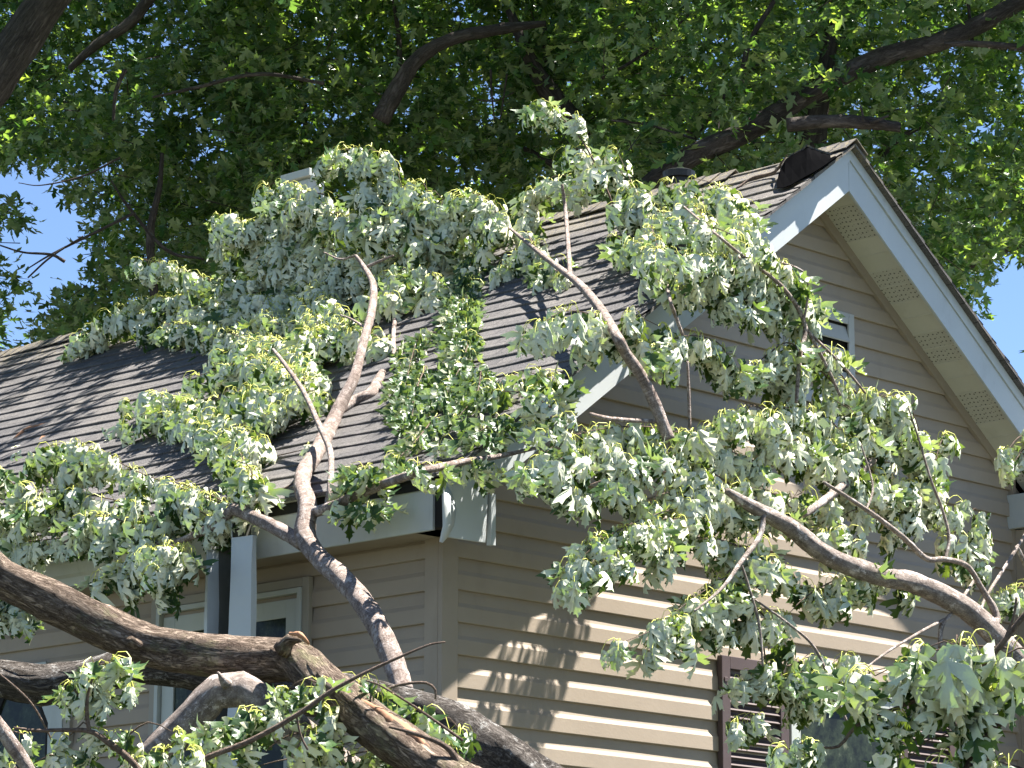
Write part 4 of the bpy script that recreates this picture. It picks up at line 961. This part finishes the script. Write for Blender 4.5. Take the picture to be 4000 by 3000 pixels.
tree('big standing maple on the left, its thick dark trunk leaning across the top left corner', -350, 620, 33, 41, 3600, [
    ([(-260,520),(-120,330),(-20,180),(50,80),(120,-20),(240,-160)], [110,104,96,88,80,70], 25.0),
    ([(150,150),(210,95),(290,40),(360,-60)], [14,22,26,26], 29.5),
    ([(270,150),(250,200),(245,260)], [10,9,6], 27),
    ([(345,720),(330,600),(325,500),(345,400),(350,330)], [22,20,18,12,8], 29),
    ([(440,560),(360,540),(280,450),(240,390)], [6,9,8,4], 28),
    ([(290,460),(200,505),(110,550),(60,580)], [8,7,5,3], 27.5), ([(140,565),(110,550),(50,545),(0,530)], [9,7,5,4], 27), ([(60,600),(110,555),(180,510)], [4,5,4], 27.4),
    ([(260,340),(180,380),(90,400),(40,395)], [6,5,3,2], 27.5), ([(700,180),(560,160),(420,190),(330,210)], [9,10,9,6], 28)], seed=3, dz=4, shade_sprays=(-300, 700, -650, -60, 27, 33, 900))
tree('tall standing maple behind the middle of the ridge with a curved dark limb', 480, 1420, 33, 42, 3300, [
    ([(1320,520),(1300,440),(1275,350),(1225,250),(1180,190),(1140,120),(1100,20)], [70,64,58,50,44,30,18], 31.5),
    ([(820,260),(860,190),(900,130),(950,95),(1010,75),(1100,60),(1180,50)], [44,40,34,30,28,24,12], 31),
    ([(1200,210),(1185,150),(1180,90),(1170,40)], [26,22,18,14], 32), ([(1330,440),(1270,400),(1190,350),(1130,320)], [34,26,18,10], 31.8),
    ([(1060,150),(1062,200),(1068,260)], [6,5,4], 31), ([(1095,160),(1088,210),(1080,260)], [5,4,3], 31), ([(1030,215),(1070,218),(1110,200)], [4,4,3], 31),
    ([(860,180),(862,90),(850,0)], [14,12,8], 32), ([(1500,200),(1440,130),(1390,60),(1370,-20)], [10,12,12,10], 31), ([(600,480),(640,360),(660,250),(640,120)], [16,14,10,8], 33),
    ([(1720,420),(1500,290),(1320,255)], [4,6,3], 30)], seed=11, dz=1.8)
tree('standing maple behind the gable peak with a long limb rising to the top right', 1250, 2500, 30, 39, 3400, [
    ([(1745,520),(1742,380),(1748,300),(1765,220),(1790,120),(1800,0)], [86,76,70,56,36,20], 29.5),
    ([(1380,420),(1480,345),(1600,290),(1700,232),(1790,180),(1900,125),(2030,90),(2140,40),(2260,-30)], [50,48,46,45,44,43,42,40,36], 28.8),
    ([(1700,270),(1780,262),(1860,264),(1945,275)], [30,30,30,22], 28.2), ([(1865,262),(1862,240),(1858,228)], [7,6,4], 28.1), ([(1880,265),(1920,250)], [10,5], 28.1),
    ([(2260,505),(2150,545),(2060,590),(1980,615)], [26,22,16,8], 31), ([(1900,340),(1940,300),(2000,270)], [20,16,8], 29.5), ([(2040,95),(2120,95),(2240,105)], [12,16,16], 28.6),
    ([(1600,180),(1620,90),(1680,-10)], [14,12,10], 29), ([(1780,60),(1600,170),(1480,330)], [8,12,10], 30), ([(1300,170),(1400,110),(1500,20)], [8,8,6], 30), ([(1320,260),(1400,270),(1500,300)], [5,6,6], 29), ([(2100,90),(2095,40),(2090,-10)], [10,8,8], 29)], seed=21, dz=1.6)
